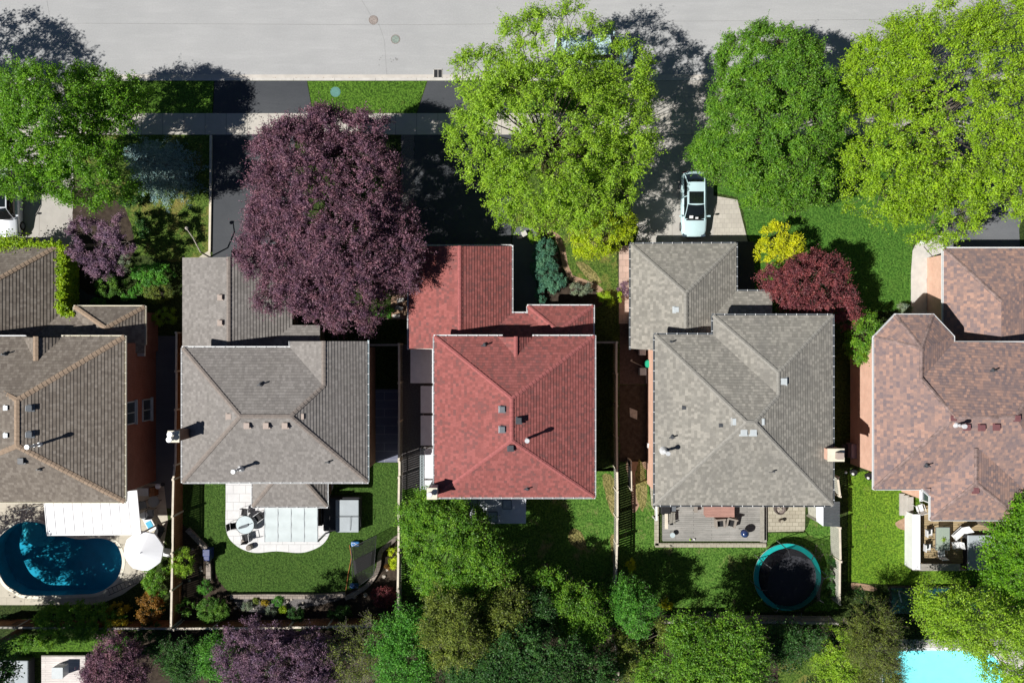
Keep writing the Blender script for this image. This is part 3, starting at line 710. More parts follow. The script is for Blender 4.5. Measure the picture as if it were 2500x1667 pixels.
def chimney(parent, px, py, z0, z1, sx, sy, mat, pots=1, capc='cream', label=None):
    c = W(px, py, z1); m = MB(); m.box((c.x, c.y, (z0+z1)/2), (sx, sy, z1-z0)); o = m.build('chimney', mat, parent)
    m = MB(); m.box((c.x, c.y, z1+.05), (sx+.12, sy+.12, .12)); m.build('chimney_cap', M[capc], o)
    for k in range(pots):
        q = (c.x-.12+.05*k, c.y+.0+(.0 if pots == 1 else (.18 if k else -.15)), 0); m = MB()
        m.cyl(q, z1+.05, z1+.45, .12, n=16); m.cyl(q, z1+.45, z1+.52, .19, .17, n=18); m.build('flue_pot', M['galv'], o)
    return o
chimney(h2, 425, 1065, -.1, 7.6, .62, .62, M['br_brown'], 2)
# ---- house 3
h3, r3, w3 = house('house', 'house with bright red shingle roof in the middle of the row', [(1061,821),(1451,821),(1451,1213),(1061,1213)], E, [
    [(1451,821,E),(1451,1213,E),(1249,1075,7.8),(1249,973,7.8)], [(1061,821,E),(1451,821,E),(1249,973,7.8)],
    [(1061,1213,E),(1451,1213,E),(1249,1075,7.8)], [(1061,821,E),(1061,1213,E),(1249,1075,7.8),(1249,973,7.8)],
    [(1217,823,E+.03),(1259,823,6.35),(1259,872,6.35)], [(1302,823,E+.03),(1259,872,6.35),(1259,823,6.35)],
    [(998,601,GE),(998,851,GE),(1122,851,4.5),(1122,601,4.5)], [(1249,601,GE),(1249,862,GE),(1122,862,4.5),(1122,601,4.5)],
    [(1150,765,GE),(1420,765,GE),(1420,862,4.2),(1150,862,4.2)],
    [(1289,747,GE),(1289,862,GE),(1362,862,3.95),(1362,808,3.95)], [(1448,748,GE),(1448,862,GE),(1362,862,3.95),(1362,808,3.95)], [(1289,747,GE),(1448,747,GE),(1362,808,3.95)],
    ], M['r3'], M['br_brown'], [([(998,601),(1249,601),(1249,765),(1289,765),(1289,747),(1448,747),(1448,868),(998,868-17)], GE)], base=(1250,1010))
for a, b in (((1451,821,E),(1249,973,7.8)),((1451,1213,E),(1249,1075,7.8)),((1061,821,E),(1249,973,7.8)),((1061,1213,E),(1249,1075,7.8)),((1249,973,7.8),(1249,1075,7.8)),((1259,822,6.35),(1259,870,6.35)),
             ((1122,601,4.5),(1122,860,4.5)),((1289,747,GE),(1362,808,3.95)),((1448,747,GE),(1362,808,3.95))):
    caps(r3, W(*a), W(*b), M['cap3'], .24)
gutter(r3, [(1451,1213),(1451,821),(1302,821)], E, M['white'], True); gutter(r3, [(1227,821),(1061,821),(1061,1213)], E, M['white'], True)
gutter(r3, [(1061,1213),(1451,1213)], E, M['white'], True)
gutter(r3, [(1249,765),(1249,601)], GE, M['white'], True); gutter(r3, [(998,601),(998,851)], GE, M['white'], True)
gutter(r3, [(1448,860),(1448,747),(1289,747),(1289,765),(1249,765)], GE, M['white'], True)
gutter(r3, [(1249,601),(998,601)], GE, M['white'], True)
tri_gable(r3, [(1217,822,E),(1302,822,E),(1259,822,6.35)]); tri_gable(r3, [(998,601,GE),(1249,601,GE),(1122,601,4.5)], M['soffit'])
tri_gable(r3, [(998,851,GE),(1122,851,4.5),(1122,851,GE)], M['soffit'])
for x, y in ((1226,999),(1226,1048)): vent(r3, x, y, 7.65, M['gmetal'], .36, .12)
vent(r3, 1266, 1026, 7.7, M['ventdark'], .38, .18); vent(r3, 1247, 1093, 7.6, M['ventdark'], .36, .16)
plumb(r3, 1184, 842, 6.0); plumb(r3, 1288, 1192, 6.0); flue(r3, 1287, 1075, 7.2, 1.3)
chimney(h3, 1055, 1204, -.1, 7.1, .55, .62, M['soffit'], 1)
# ---- house 4
h4, r4, w4 = house('house', 'house with pale grey shingle roof and grey wooden back deck, right of the red roof', [(1599,817),(1741,817),(1741,770),(2033,770),(2033,1233),(1599,1232)], E, [
    [(1599,817,E),(1741,817,E),(1900,965,7.3),(1842,1031,8.1),(1822,1031,8.1)], [(1741,770,E),(2033,770,E),(1900,909,7.3)],
    [(1741,770,E),(1900,909,7.3),(1900,965,7.3),(1741,817,E)], [(2033,770,E),(2033,1233,E),(1842,1031,8.1),(1900,965,7.3),(1900,909,7.3)],
    [(1599,1232,E),(2033,1233,E),(1842,1031,8.1),(1822,1031,8.1)], [(1599,817,E),(1822,1031,8.1),(1599,1232,E)],
    [(1540,596,GE),(1797,595,GE),(1674,716,4.6)], [(1540,596,GE),(1674,716,4.6),(1674,860,4.6),(1540,851,GE)],
    [(1797,595,GE),(1797,865,GE),(1674,865,4.6),(1674,716,4.6)], [(1640,711,GE),(1885,711,GE),(1885,865,4.8),(1640,865,4.8)],
    ], M['r4'], M['br_pink'], [([(1540,596),(1797,595),(1797,711),(1885,711),(1885,870),(1540,851)], GE)], base=(1820,1020))
for a, b in (((1599,817,E),(1822,1031,8.1)),((1599,1232,E),(1822,1031,8.1)),((2033,1233,E),(1842,1031,8.1)),((1822,1031,8.1),(1842,1031,8.1)),((1900,965,7.3),(1842,1031,8.1)),((1900,909,7.3),(1900,965,7.3)),((2033,770,E),(1900,909,7.3)),((1741,770,E),(1900,909,7.3)),
             ((1540,596,GE),(1674,716,4.6)),((1797,595,GE),(1674,716,4.6)),((1674,716,4.6),(1674,800,4.6))):
    caps(r4, W(*a), W(*b), M['cap4'], .26)
gutter(r4, [(2033,1233),(2033,770),(1741,770),(1741,817),(1599,817),(1599,1232)], E, M['gmetal'], True); gutter(r4, [(1599,1232),(2033,1233)], E, M['gmetal'], True)
gutter(r4, [(1885,711),(1797,711),(1797,595),(1540,596),(1540,851)], GE, M['gmetal'], True)
for x, y, z in ((1912,931,7.1),(1795,1029,7.7),(1857,1029,7.7),(1815,1054,7.75),(1838,1054,7.75)): vent(r4, x, y, z, M['ventgrey'], .42, .13)
vent(r4, 1650, 756, 4.3, M['ventgrey'], .36, .13)
for x, y, z in ((1670,995,6.4),(1760,1038,7.4),(1895,1126,6.8)): vent(r4, x, y, z, M['ventdark'], .22, .1)
for x, y, z in ((1638,835,5.8),(1643,1066,6.2),(1886,1149,6.6)): plumb(r4, x, y, z)
flue(r4, 1630, 1106, 6.1, 1.1)
ch = chimney(h4, 2040, 1110, -.1, 6.6, .95, .72, M['br_pink'], 0); c = W(2046,1111,6.7); MB().box((c.x,c.y,6.95), (.42,.42,.4)).build('flue_pot', M['ventbrown'], ch)
# ---- house 5
h5, r5, w5 = house('house', 'far right house with mottled brown and orange shingle roof and octagonal corner bay', [(2134,823),(2186,769),(2278,769),(2328,822),(2328,836),(2590,836),(2590,1193),(2497,1193),(2497,1268),(2272,1268),(2272,1211),(2252,1193),(2134,1193)], E, [
    [(2134,823,E),(2186,769,E),(2250,850,6.9)], [(2186,769,E),(2278,769,E),(2250,850,6.9)], [(2278,769,E),(2328,822,E),(2250,850,6.9)],
    [(2134,823,E),(2250,850,6.9),(2249,924,6.9),(2332,1018,7.7),(2134,1193,E)], [(2328,822,E),(2328,836,E),(2249,924,6.9),(2250,850,6.9)],
    [(2328,836,E),(2590,836,E),(2480,1018,7.7),(2332,1018,7.7),(2249,924,6.9)], [(2134,1193,E),(2332,1018,7.7),(2480,1018,7.7),(2590,1193,E)], [(2590,836,E),(2590,1193,E),(2480,1018,7.7)],
    [(2272,1110,E+.02),(2272,1268,E+.02),(2383,1180,6.87),(2383,1095,6.87)], [(2497,1110,E+.02),(2497,1268,E+.02),(2383,1180,6.87),(2383,1095,6.87)], [(2272,1268,E),(2497,1268,E),(2383,1180,6.87)],
    [(2252,1192,E),(2272,1211,E),(2272,1192,E+.2)],
    [(2304,607,GE),(2580,607,GE),(2445,735,4.6)], [(2304,607,GE),(2445,735,4.6),(2445,900,4.6),(2304,900,GE)], [(2580,607,GE),(2445,735,4.6),(2445,900,4.6),(2580,900,GE)],
    ], M['r5'], M['br_pink'], [([(2304,607),(2580,607),(2580,900),(2304,900)], GE)], base=(2340,1000), ins=.8)
for a, b in (((2186,769,E),(2250,850,6.9)),((2278,769,E),(2250,850,6.9)),((2134,823,E),(2250,850,6.9)),((2250,850,6.9),(2249,924,6.9)),((2249,924,6.9),(2332,1018,7.7)),((2332,1018,7.7),(2480,1018,7.7)),((2134,1193,E),(2332,1018,7.7)),
             ((2590,836,E),(2480,1018,7.7)),((2383,1095,6.87),(2383,1180,6.87)),((2272,1268,E),(2383,1180,6.87)),((2497,1268,E),(2383,1180,6.87)),((2304,607,GE),(2445,735,4.6))):
    caps(r5, W(*a), W(*b), M['cap5'], .24)
gutter(r5, [(2590,836),(2328,836),(2328,822),(2278,769),(2186,769),(2134,823),(2134,1193)], E, M['white'], False, .09)
gutter(r5, [(2134,1193),(2252,1193),(2272,1211),(2272,1268),(2497,1268)], E, M['white'], False, .09)
gutter(r5, [(2580,607),(2304,607),(2304,800)], GE, M['white'], False, .11)
for x, y, z in ((2325,1020,7.55),(2360,1042,7.55),(2396,1043,7.55),(2432,1042,7.55),(2482,1020,7.6),(2381,1196,6.6)): vent(r5, x, y, z, M['ventmaroon'], .36, .14)
plumb(r5, 2426, 904, 6.5); plumb(r5, 2264, 1136, 6.5); flue(r5, 2352, 1040, 7.5, .9)
c0 = W(2218,1205,0)
win_x(h5, inset(xy([(2134,823),(2186,769),(2278,769),(2328,822),(2328,836),(2590,836),(2590,1193),(2497,1193),(2497,1268),(2272,1268),(2272,1211),(2252,1193),(2134,1193)], E), .8)[9][0], W(0,1228,4)[1], W(0,1203,4)[1], 3.0, 4.8, -1, 0)
# ------------------------------------------------------------------ foliage engine
def np_mesh(name, V, F, mat, parent, mats=None):
    """V (n,3); F (m,4) quads"""
    me = bpy.data.meshes.new(name); n, m = len(V), len(F); k = F.shape[1]
    me.vertices.add(n); me.vertices.foreach_set('co', V.astype(np.float32).ravel())
    me.loops.add(m*k); me.loops.foreach_set('vertex_index', F.astype(np.int32).ravel())
    me.polygons.add(m); me.polygons.foreach_set('loop_start', np.arange(0, m*k, k, dtype=np.int32))
    me.update(calc_edges=True)
    return link_mesh(name, me, mat, parent)
def unit(a): return a/np.maximum(np.linalg.norm(a, axis=-1, keepdims=True), 1e-9)
def rdir(n):
    return unit(RNG.normal(size=(n,3)))
def leaves(Cn, Nn, size, aspect=.62, jitter=.35):
    n = len(Cn); s = size*(1+jitter*(RNG.random(n)-.5)*2)
    t = unit(np.cross(Nn, rdir(n))); b = np.cross(Nn, t)
    s = s[:, None]; fold = Nn*s*.12
    V = np.stack([Cn-t*s*.5, Cn+b*s*.5*aspect+fold, Cn+t*s*.5, Cn-b*s*.5*aspect+fold], 1).reshape(-1,3)
    F = np.arange(4*n).reshape(-1,4); return V, F
def segs(A, B, ra, rb, k=3):
    """many thin tubes at once"""
    n = len(A); d = unit(B-A); up = np.tile([0.,0.,1.], (n,1)); x = np.cross(d, up); bad = np.linalg.norm(x, axis=1) < .05
    x[bad] = np.cross(d[bad], [1.,0,0]); x = unit(x); y = np.cross(d, x); V = []
    ra = np.broadcast_to(ra, (n,))[:, None]; rb = np.broadcast_to(rb, (n,))[:, None]
    for P, r in ((A, ra), (B, rb)):
        for j in range(k):
            a = 2*math.pi*j/k; V.append(P+(x*math.cos(a)+y*math.sin(a))*r)
    V = np.stack(V, 1).reshape(-1,3); F = []
    base = np.arange(n)*2*k
    for j in range(k):
        F.append(np.stack([base+j, base+(j+1)%k, base+k+(j+1)%k, base+k+j], 1))
    return V, np.concatenate(F)
def merge(L):
    V = []; F = []; o = 0
    for v, f in L: V.append(v); F.append(f+o); o += len(v)
    return np.concatenate(V), np.concatenate(F)
LEAF = {}
def crown_points(env, sub_r, nsub, up_bias=.15, fill=.35, rough=.22):
    """env: ellipsoids (px,py,rx,ry,hc,rz); returns subclump centres, outward dirs, ellipsoid id"""
    out = []; E3 = []
    for (px, py, rx, ry, hc, rz) in env:
        c = np.array(W(px, py, hc)); k = (1-hc/CH)*S*1.07; E3.append((c, np.array([rx*k, ry*k, rz])))
    area = np.array([e[1][0]*e[1][1] for e in E3]); cnt = np.maximum(3, (nsub*area/area.sum())).astype(int)
    for i, (c, r) in enumerate(E3):
        ph = RNG.random((4,3))*6.28; fr = RNG.normal(size=(4,3))*2.6
        got = 0; tries = 0
        while got < cnt[i] and tries < cnt[i]*8:
            tries += 1; d = rdir(1)[0]
            if d[2] < -.35: d[2] *= -1
            nz = sum(math.sin(fr[j]@d+ph[j][0]) for j in range(4))/4
            if RNG.random() < fill: f = RNG.uniform(.35, .8)
            else: f = RNG.uniform(.80, 1.0)*(1+rough*nz)
            rr = np.maximum(r-sub_r*.6, r*.5); p = c+d*rr*f
            ok = True
            for j, (c2, r2) in enumerate(E3):
                if j != i and np.linalg.norm((p-c2)/r2) < .62: ok = False; break
            if ok and p[2] > .2: out.append((p, d, i)); got += 1
    return out, E3
GB = 'trees and tall shrubs along the rear boundary'
def tree(name, label, env, mat, group=None, cat='tree', **k):
    if group == GB: k['rough'] = .42; k['up'] = .6; k['nsub'] = int(k['nsub']*1.6); k['sub_r'] *= .9; k['leaf'] *= .88; k['slen'] = k.get('slen', 1.)*1.3; env = [(a,b,c_*1.05,d*1.05,e,f) for a,b,c_,d,e,f in env]
    return tree_(name, label, env, mat, group, cat, **k)
def tree_(name, label, env, mat, group=None, cat='tree', sub_r=.9, nsub=120, sprigs=14, lps=11, leaf=.15, aspect=.62, spread=.09, slen=1.0, trunk_r=.22,
         base=None, barkm='bark', twigs=True, fill=.35, rough=.22, upn=.55, rnd=.75, up=.35, twig_r=.012, limbs=7, droop=0.0):
    pts, E3 = crown_points(env, sub_r, nsub, fill=fill, rough=rough)
    main = max(E3, key=lambda e: e[1][0]*e[1][1])
    bx, by = (main[0][0], main[0][1]) if base is None else W(*base)[:2]
    root = thing(name, label, cat, (bx, by, 0), group)
    P = np.array([p[0] for p in pts]); D = np.array([p[1] for p in pts]); n = len(P)
    # sprigs
    Pi = np.repeat(P, sprigs, 0); Di = np.repeat(D, sprigs, 0); ns = len(Pi)
    dirs = unit(Di*.7+rdir(ns)*1.0+np.array([0,0,up])); ln = sub_r*slen*(RNG.uniform(.6, 1.2, ns)+(RNG.random(ns) < .12)*RNG.uniform(.2, .75, ns))[:, None]
    A = Pi+dirs*sub_r*.10; B = Pi+dirs*ln; B[:,2] -= droop*RNG.random(ns)
    t = RNG.uniform(.18, 1.02, (ns, lps)); L = A[:,None,:]+(B-A)[:,None,:]*t[..., None]
    L = L.reshape(-1,3)+RNG.normal(size=(ns*lps,3))*spread
    N = unit(np.repeat(dirs, lps, 0)*.45+np.array([0,0,upn])+rdir(ns*lps)*rnd)
    V, F = leaves(L, N, leaf, aspect)
    keep = None
    cr = np_mesh('crown', V, F, mat, root)
    # wood
    h0 = E3[0][0][2]; hmin = min(e[0][2]-e[1][2]*.5 for e in E3); fork = max(.4, hmin*.75)
    ms = []
    T = MB(); T.tube([(bx,by,-.1),(bx+.02,by,.25),(bx,by,fork*.6),(bx,by,fork)], [trunk_r*1.35,trunk_r*1.05,trunk_r*.9,trunk_r*.8], 9)
    nodes = []; nl = limbs*len(E3)
    for i, (c, r) in enumerate(E3):
        for k in range(limbs):
            a = 6.283*(k+RNG.random()*.6)/limbs; el = RNG.uniform(-.15, .75); f = RNG.uniform(.35, .62)
            q = c+np.array([math.cos(a)*r[0]*f, math.sin(a)*r[1]*f, el*r[2]*.7])
            q[2] = max(q[2], fork*.9)
            p0 = Vector((bx,by,fork*RNG.uniform(.7,1))); q = Vector(q); mid = p0.lerp(q, .5)+Vector(((RNG.random()-.5)*.3,(RNG.random()-.5)*.3,(q-p0).length*.06))
            rr = trunk_r*RNG.uniform(.22,.38); T.tube([p0, p0.lerp(mid,.5)+Vector((0,0,.05)), mid, mid.lerp(q,.6), q], [rr, rr*.85, rr*.65, rr*.45, rr*.28], 5)
            nodes += [np.array(mid), np.array(q), np.array(mid.lerp(q,.5))]
    if twigs:
        NN = np.array(nodes); dd = ((P[:,None,:]-NN[None])**2).sum(-1); j = dd.argmin(1); N0 = NN[j]
        mid = (N0+P)/2+RNG.normal(size=P.shape)*.12
        s = [segs(N0, mid, trunk_r*.10, trunk_r*.07, 4), segs(mid, P, trunk_r*.07, trunk_r*.035, 4), segs(A, B, twig_r*.75, twig_r*.4, 3)]
        Vt, Ft = merge(s)
    tv = np.array(T.v); quads = [f for f in T.f if len(f) == 4]; 
    Vq, Fq = tv, np.array(quads)
    if twigs: Vq, Fq = merge([(tv, Fq), (Vt, Ft)])
    np_mesh('trunk', Vq, Fq, M[barkm], root)
    return root
def shrub(name, label, px, py, rx, ry, h, mat, group=None, cat='shrub', dens=1.0, leaf=.08, sub=.28, aspect=.6, rnd=.7, fill=.15, rough=.12, base_z=None, stems=True, slen=.9, spread=.05, lps=8, extra=()):
    """low plant: env ellipsoid resting on the ground"""
    env = [(px, py, rx, ry, h*.5, h*.5)]+[(a, b, c, d, e*.5, e*.5) for a, b, c, d, e in extra]
    ar = sum(e[2]*e[3]*S*S for e in env)
    return tree(name, label, env, mat, group, cat, sub_r=sub, nsub=int(max(14, dens*ar*26)), sprigs=14, lps=lps, leaf=leaf, aspect=aspect, spread=spread, slen=slen*.85, trunk_r=.05,
                twigs=stems, fill=fill, rough=rough, rnd=rnd, twig_r=.006, limbs=5)
def conifer(name, label, px, py, h, r, mat, levels=22, nb=13, group=None, cat='tree', leaf=.11, dens=26, droop=.35, lean=(0,0), base=None):
    c = W(px, py, 0) if base is None else W(*base); root = thing(name, label, cat, (c.x, c.y, 0), group); L = []; N = []; A = []; B = []
    for i in range(levels):
        f = i/levels; z = .25+(h-.3)*f; R = r*(1-f)**.8*RNG.uniform(.85,1.12)+.12; k = max(5, int(nb*(1-f*.6)))
        for j in range(k):
            a = 6.283*(j+RNG.random())/k; rr = R*RNG.uniform(.75,1.15); n = int(dens*rr)+6
            p0 = np.array([c.x+lean[0]*f, c.y+lean[1]*f, z]); d = np.array([math.cos(a), math.sin(a), 0])
            t = RNG.random(n)**.7; w = (.22*rr*(1.05-t)+.06)[:,None]; side = np.array([-d[1], d[0], 0])
            q = p0+d*(t*rr)[:,None]+side*w*RNG.normal(size=(n,1))*.8; q[:,2] -= droop*rr*t**1.3-.1*t+RNG.random(n)*.08
            L.append(q); N.append(unit(rdir(n)*.6+d*.2+np.array([0,0,.8]))); A.append(p0); B.append(p0+d*rr*.95-np.array([0,0,droop*rr*.9]))
    V, F = leaves(np.concatenate(L), np.concatenate(N), leaf, .34); np_mesh('crown', V, F, mat, root)
    T = MB(); T.tube([(c.x,c.y,-.1),(c.x+lean[0]*.5,c.y+lean[1]*.5,h*.5),(c.x+lean[0],c.y+lean[1],h-.1)], [.16,.1,.02], 7)
    Vt, Ft = segs(np.array(A), np.array(B), .022, .006, 3); Vq, Fq = merge([(np.array(T.v), np.array([f for f in T.f if len(f)==4])), (Vt, Ft)])
    np_mesh('trunk', Vq, Fq, M['bark'], root); return root
LM = {}
LM['green'] = leafmat('leaf_green', (.10,.28,.010), (.27,.54,.028), .40, .018)
LM['purple'] = leafmat('leaf_purple', (.15,.072,.105), (.33,.165,.220), .2, .018)
LM['purple2'] = leafmat('leaf_plum', (.17,.095,.15), (.30,.18,.25), .2, .018)
LM['lime'] = leafmat('leaf_lime', (.26,.46,.020), (.44,.68,.055), .42, .018)
LM['maple'] = leafmat('leaf_maple_green', (.10,.27,.018), (.25,.48,.035), .36, .018)
LM['lime2'] = leafmat('leaf_yellow_lime', (.27,.46,.014), (.43,.66,.030), .42, .018)
LM['spruce'] = leafmat('needle_blue_green', (.16,.29,.26), (.42,.58,.54), .1, .018)
LM['yellow'] = leafmat('leaf_golden', (.62,.66,.010), (.82,.84,.018), .35, .018)
LM['yelgreen'] = leafmat('leaf_yellow_green', (.42,.58,.012), (.62,.74,.02), .4, .018)
LM['redmaple'] = leafmat('leaf_crimson', (.17,.045,.050), (.36,.095,.10), .25, .018)
LM['dgreen'] = leafmat('leaf_dark_green', (.03,.11,.02), (.08,.20,.035), .25, .018)
LM['mgreen'] = leafmat('leaf_mid_green', (.10,.28,.018), (.26,.48,.035), .36, .018)
LM['fresh'] = leafmat('leaf_fresh_green', (.08,.30,.03), (.18,.48,.05), .38, .018)
LM['olive'] = leafmat('leaf_olive', (.13,.19,.022), (.29,.36,.06), .3, .018)
LM['juniper'] = leafmat('needle_teal', (.07,.22,.12), (.16,.36,.22), .1, .018)
LM['ivy'] = leafmat('leaf_ivy', (.28,.46,.012), (.48,.66,.03), .35, .018)
LM['orange'] = leafmat('leaf_orange_brown', (.25,.12,.015), (.38,.20,.03), .3, .018)
LM['gold'] = leafmat('leaf_dull_gold', (.38,.28,.012), (.55,.42,.02), .3, .018)
LM['silver'] = leafmat('leaf_silver', (.20,.26,.16), (.34,.40,.26), .3, .018)
LM['boxwood'] = leafmat('leaf_boxwood', (.07,.20,.02), (.17,.34,.04), .25, .018)
QD = 1.0
GB_ = 0
BT = dict(sub_r=.85, leaf=.155, spread=.10, trunk_r=.26)
tree('leafy_tree', 'bright green leafy tree at the upper left beside the blue spruce', [(118,300,150,150,6.5,3.0),(60,402,105,85,6,2.2),(215,420,105,95,6,2.4),(255,250,95,85,5.6,2.1)], LM['green'], 'street trees in front gardens', nsub=420, sprigs=17, lps=14, fill=.25, rough=.3, sub_r=.70, leaf=.115, spread=.08, trunk_r=.22)
tree('leafy_tree', 'green tree standing beyond the left edge, seen mostly by its shadow on the road', [(-340,175,175,150,7,3.0)], LM['green'], 'street trees in front gardens', nsub=130, sprigs=12, lps=9, fill=.2, sub_r=.85, leaf=.17, spread=.1, trunk_r=.26)
tree('plum_tree', 'large dark purple leaved tree over the gap between two garages', [(802,515,168,192,5.6,3.2),(845,325,92,66,5.6,2.2),(735,385,95,90,5.2,2.2),(688,600,95,100,4.8,2.0),(830,700,150,100,4.8,2.2),(930,600,90,110,4.6,2.0)], LM['purple'], 'street trees in front gardens',
     nsub=820, sprigs=24, lps=16, leaf=.10, sub_r=.62, slen=1.25, spread=.07, fill=.15, rough=.55, rnd=.9, up=.6, trunk_r=.28)
tree('lime_tree', 'tall yellow green tree over the kerb in the middle, with branches showing through', [(1340,330,185,185,6.8,2.8),(1350,130,150,115,6.6,2.2),(1200,330,110,120,6.2,2.2),(1480,330,130,130,6.4,2.2),(1300,480,125,90,5.8,2.0),(1440,460,110,110,5.6,2.0),(1180,190,90,80,6,1.8),(1520,190,80,90,6.0,1.8)], LM['lime'], 'street trees in front gardens',
     nsub=600, sprigs=14, lps=15, leaf=.115, sub_r=.66, spread=.08, fill=.15, rough=.22, rnd=.7, trunk_r=.22, slen=1.15)
tree('maple_tree', 'dense mid green maple over the drive of the pale grey roofed house', [(1890,300,165,190,5.6,3.2),(1768,368,95,72,4.8,2.0),(1880,150,130,90,5.4,2.2),(1900,450,130,80,4.8,2.0)], LM['maple'], 'street trees in front gardens',
     nsub=520, sprigs=22, lps=17, leaf=.105, sub_r=.68, spread=.07, fill=.2, rough=.25, trunk_r=.26)
tree('lime_tree', 'very large yellow green tree filling the upper right corner', [(2330,250,230,230,7.6,3.0),(2180,420,130,120,6.4,2.3),(2170,180,110,120,6.6,2.2),(2420,420,130,120,6.6,2.3),(2290,520,120,80,6,1.9),(2450,120,140,120,7,2.2)], LM['lime2'], 'street trees in front gardens',
     nsub=740, sprigs=13, lps=15, leaf=.115, sub_r=.66, spread=.08, fill=.15, rough=.22, rnd=.7, trunk_r=.22, slen=1.15)
conifer('blue_spruce', 'blue green spruce in the left front garden, partly shaded', 420, 424, 7.2, 2.8, LM['spruce'], levels=26, nb=15, dens=42, leaf=.12)
tree('plum_tree', 'small dusty purple tree between the ivy garage and the lawn', [(215,590,48,55,3.6,1.2),(290,575,48,50,3.6,1.2),(262,640,45,38,3.2,1.0),(250,690-45,36,34,3.2,.9)], LM['purple2'], nsub=90, sprigs=18, lps=12, leaf=.09, sub_r=.42, spread=.06, fill=.15, trunk_r=.12, rough=.3, barkm='barkl', up=.7)
tree('golden_tree', 'yellow green tree in front of the pale grey roofed garage', [(1470,570,72,50,3.0,1.2),(1440,600,45,32,2.6,.9),(1510,545,45,40,3,1.0)], LM['yelgreen'], nsub=110, sprigs=13, lps=12, leaf=.10, sub_r=.45, spread=.06, fill=.2, trunk_r=.11)
tree('golden_tree', 'small pure golden yellow tree beside the red maple', [(1895,575,42,38,2.3,.9),(1885,615,45,32,2.0,.8),(1930,605,34,34,2.0,.8)], LM['yellow'], nsub=80, sprigs=13, lps=11, leaf=.09, sub_r=.38, spread=.05, fill=.2, trunk_r=.08)
tree('red_maple', 'crimson leaved small maple at the corner of the pale grey roof', [(1965,700,80,72,3.6,1.5),(2020,670,50,45,3.6,1.0),(1895,690,45,38,3.0,1.0),(2050,735,42,52,3.0,1.1),(1985,640,40,32,3.4,.8),(2072,770,24,30,2.6,.8)], LM['redmaple'], nsub=250, sprigs=17, lps=13, leaf=.095, sub_r=.46, spread=.06, fill=.2, trunk_r=.14, rough=.45, up=.6, slen=1.15)
tree('leafy_tree', 'mid green bushy tree over the left of the red roofed back garden', [(1105,1325,112,112,4.7,2.2),(1058,1268,85,76,4.5,1.8),(1170,1368,80,80,4.3,1.7),(1115,1415,108,60,4.0,1.5)], LM['mgreen'], nsub=430, sprigs=18, lps=13, leaf=.11, sub_r=.60, spread=.08, fill=.2, trunk_r=.2)
GB = 'trees and tall shrubs along the rear boundary'
tree('leafy_tree', 'bright green tree over the right side of the tan deck', [(2490,1310,72,110,5.2,2.4),(2450,1400,70,52,4.6,1.8)], LM['green'], GB, nsub=180, sprigs=14, lps=12, leaf=.15, sub_r=.75, spread=.09, trunk_r=.2)
tree('leafy_tree', 'large yellow green tree above the bright pool', [(2395,1515,140,75,5.6,2.1),(2310,1475,85,50,5.2,1.6),(2470,1590,85,100,5.4,1.9)], LM['lime'], GB, nsub=230, sprigs=11, lps=12, leaf=.13, sub_r=.7, spread=.09, trunk_r=.2, rough=.3, fill=.2)
tree('juniper_tree', 'shaggy grey green conifer beside the far right fence', [(2120,1560,58,80,3.8,2.2),(2140,1630,62,55,3.4,1.6)], LM['olive'], GB, nsub=120, sprigs=14, lps=14, leaf=.12, aspect=.25, sub_r=.55, spread=.05, trunk_r=.15, slen=1.5)
tree('leafy_tree', 'yellow green shrubby tree right of the pale lawn patch at the bottom', [(2040,1620,55,85,2.8,1.5)], LM['lime'], GB, nsub=90, sprigs=12, lps=11, leaf=.10, sub_r=.45, spread=.06, trunk_r=.1)
tree('leafy_tree', 'wide mid green tree behind the trampoline garden', [(1735,1630,115,100,6.4,2.2),(1690,1550,62,50,6.2,1.5),(1790,1560,62,55,6.4,1.5),(1815,1600,55,55,6.4,1.5)], LM['maple'], GB, nsub=230, sprigs=14, lps=12, leaf=.13, sub_r=.65, spread=.08, trunk_r=.2)
tree('leafy_tree', 'blue green young tree between the two small yellow shrubs', [(1545,1480,52,60,3.6,1.6),(1520,1445,34,34,3.2,1.2)], LM['fresh'], GB, nsub=80, sprigs=14, lps=12, leaf=.10, sub_r=.5, spread=.07, trunk_r=.12)
tree('olive_tree', 'thin olive green tree straddling the fence below the young tree', [(1530,1600,60,60,3.2,1.4),(1610,1540,26,48,3.0,1.3)], LM['olive'], GB, nsub=60, sprigs=12, lps=10, leaf=.10, sub_r=.5, spread=.07, trunk_r=.12, rough=.4)
tree('leafy_tree', 'mid green tree in the bottom row left of the fence end', [(1420,1515,62,78,4.0,1.7)], LM['mgreen'], GB, nsub=90, sprigs=13, lps=12, leaf=.12, sub_r=.6, spread=.08, trunk_r=.15)
tree('leafy_tree', 'broad dark green tree at the middle of the bottom edge', [(1300,1620,125,80,6.0,2.0),(1230,1650,60,60,6.0,1.6)], LM['dgreen'], GB, nsub=170, sprigs=13, lps=12, leaf=.13, sub_r=.65, spread=.08, trunk_r=.2, rough=.35)
tree('olive_tree', 'dull olive tree in the bottom row, the right one of two', [(1225,1515,68,92,4.8,1.9)], LM['olive'], GB, nsub=120, sprigs=13, lps=12, leaf=.11, sub_r=.55, spread=.08, trunk_r=.15, rough=.3)
tree('olive_tree', 'dull olive tree in the bottom row, the left one of two', [(1105,1530,72,95,6.0,2.1)], LM['olive'], GB, nsub=110, sprigs=13, lps=12, leaf=.11, sub_r=.55, spread=.08, trunk_r=.15, rough=.3)
tree('leafy_tree', 'fresh bright green tree in the bottom row beside the left olive tree', [(1000,1590,85,88,5.4,1.9),(1010,1530,45,45,5.2,1.3)], LM['fresh'], GB, nsub=130, sprigs=13, lps=12, leaf=.12, sub_r=.6, spread=.08, trunk_r=.18, rough=.35)
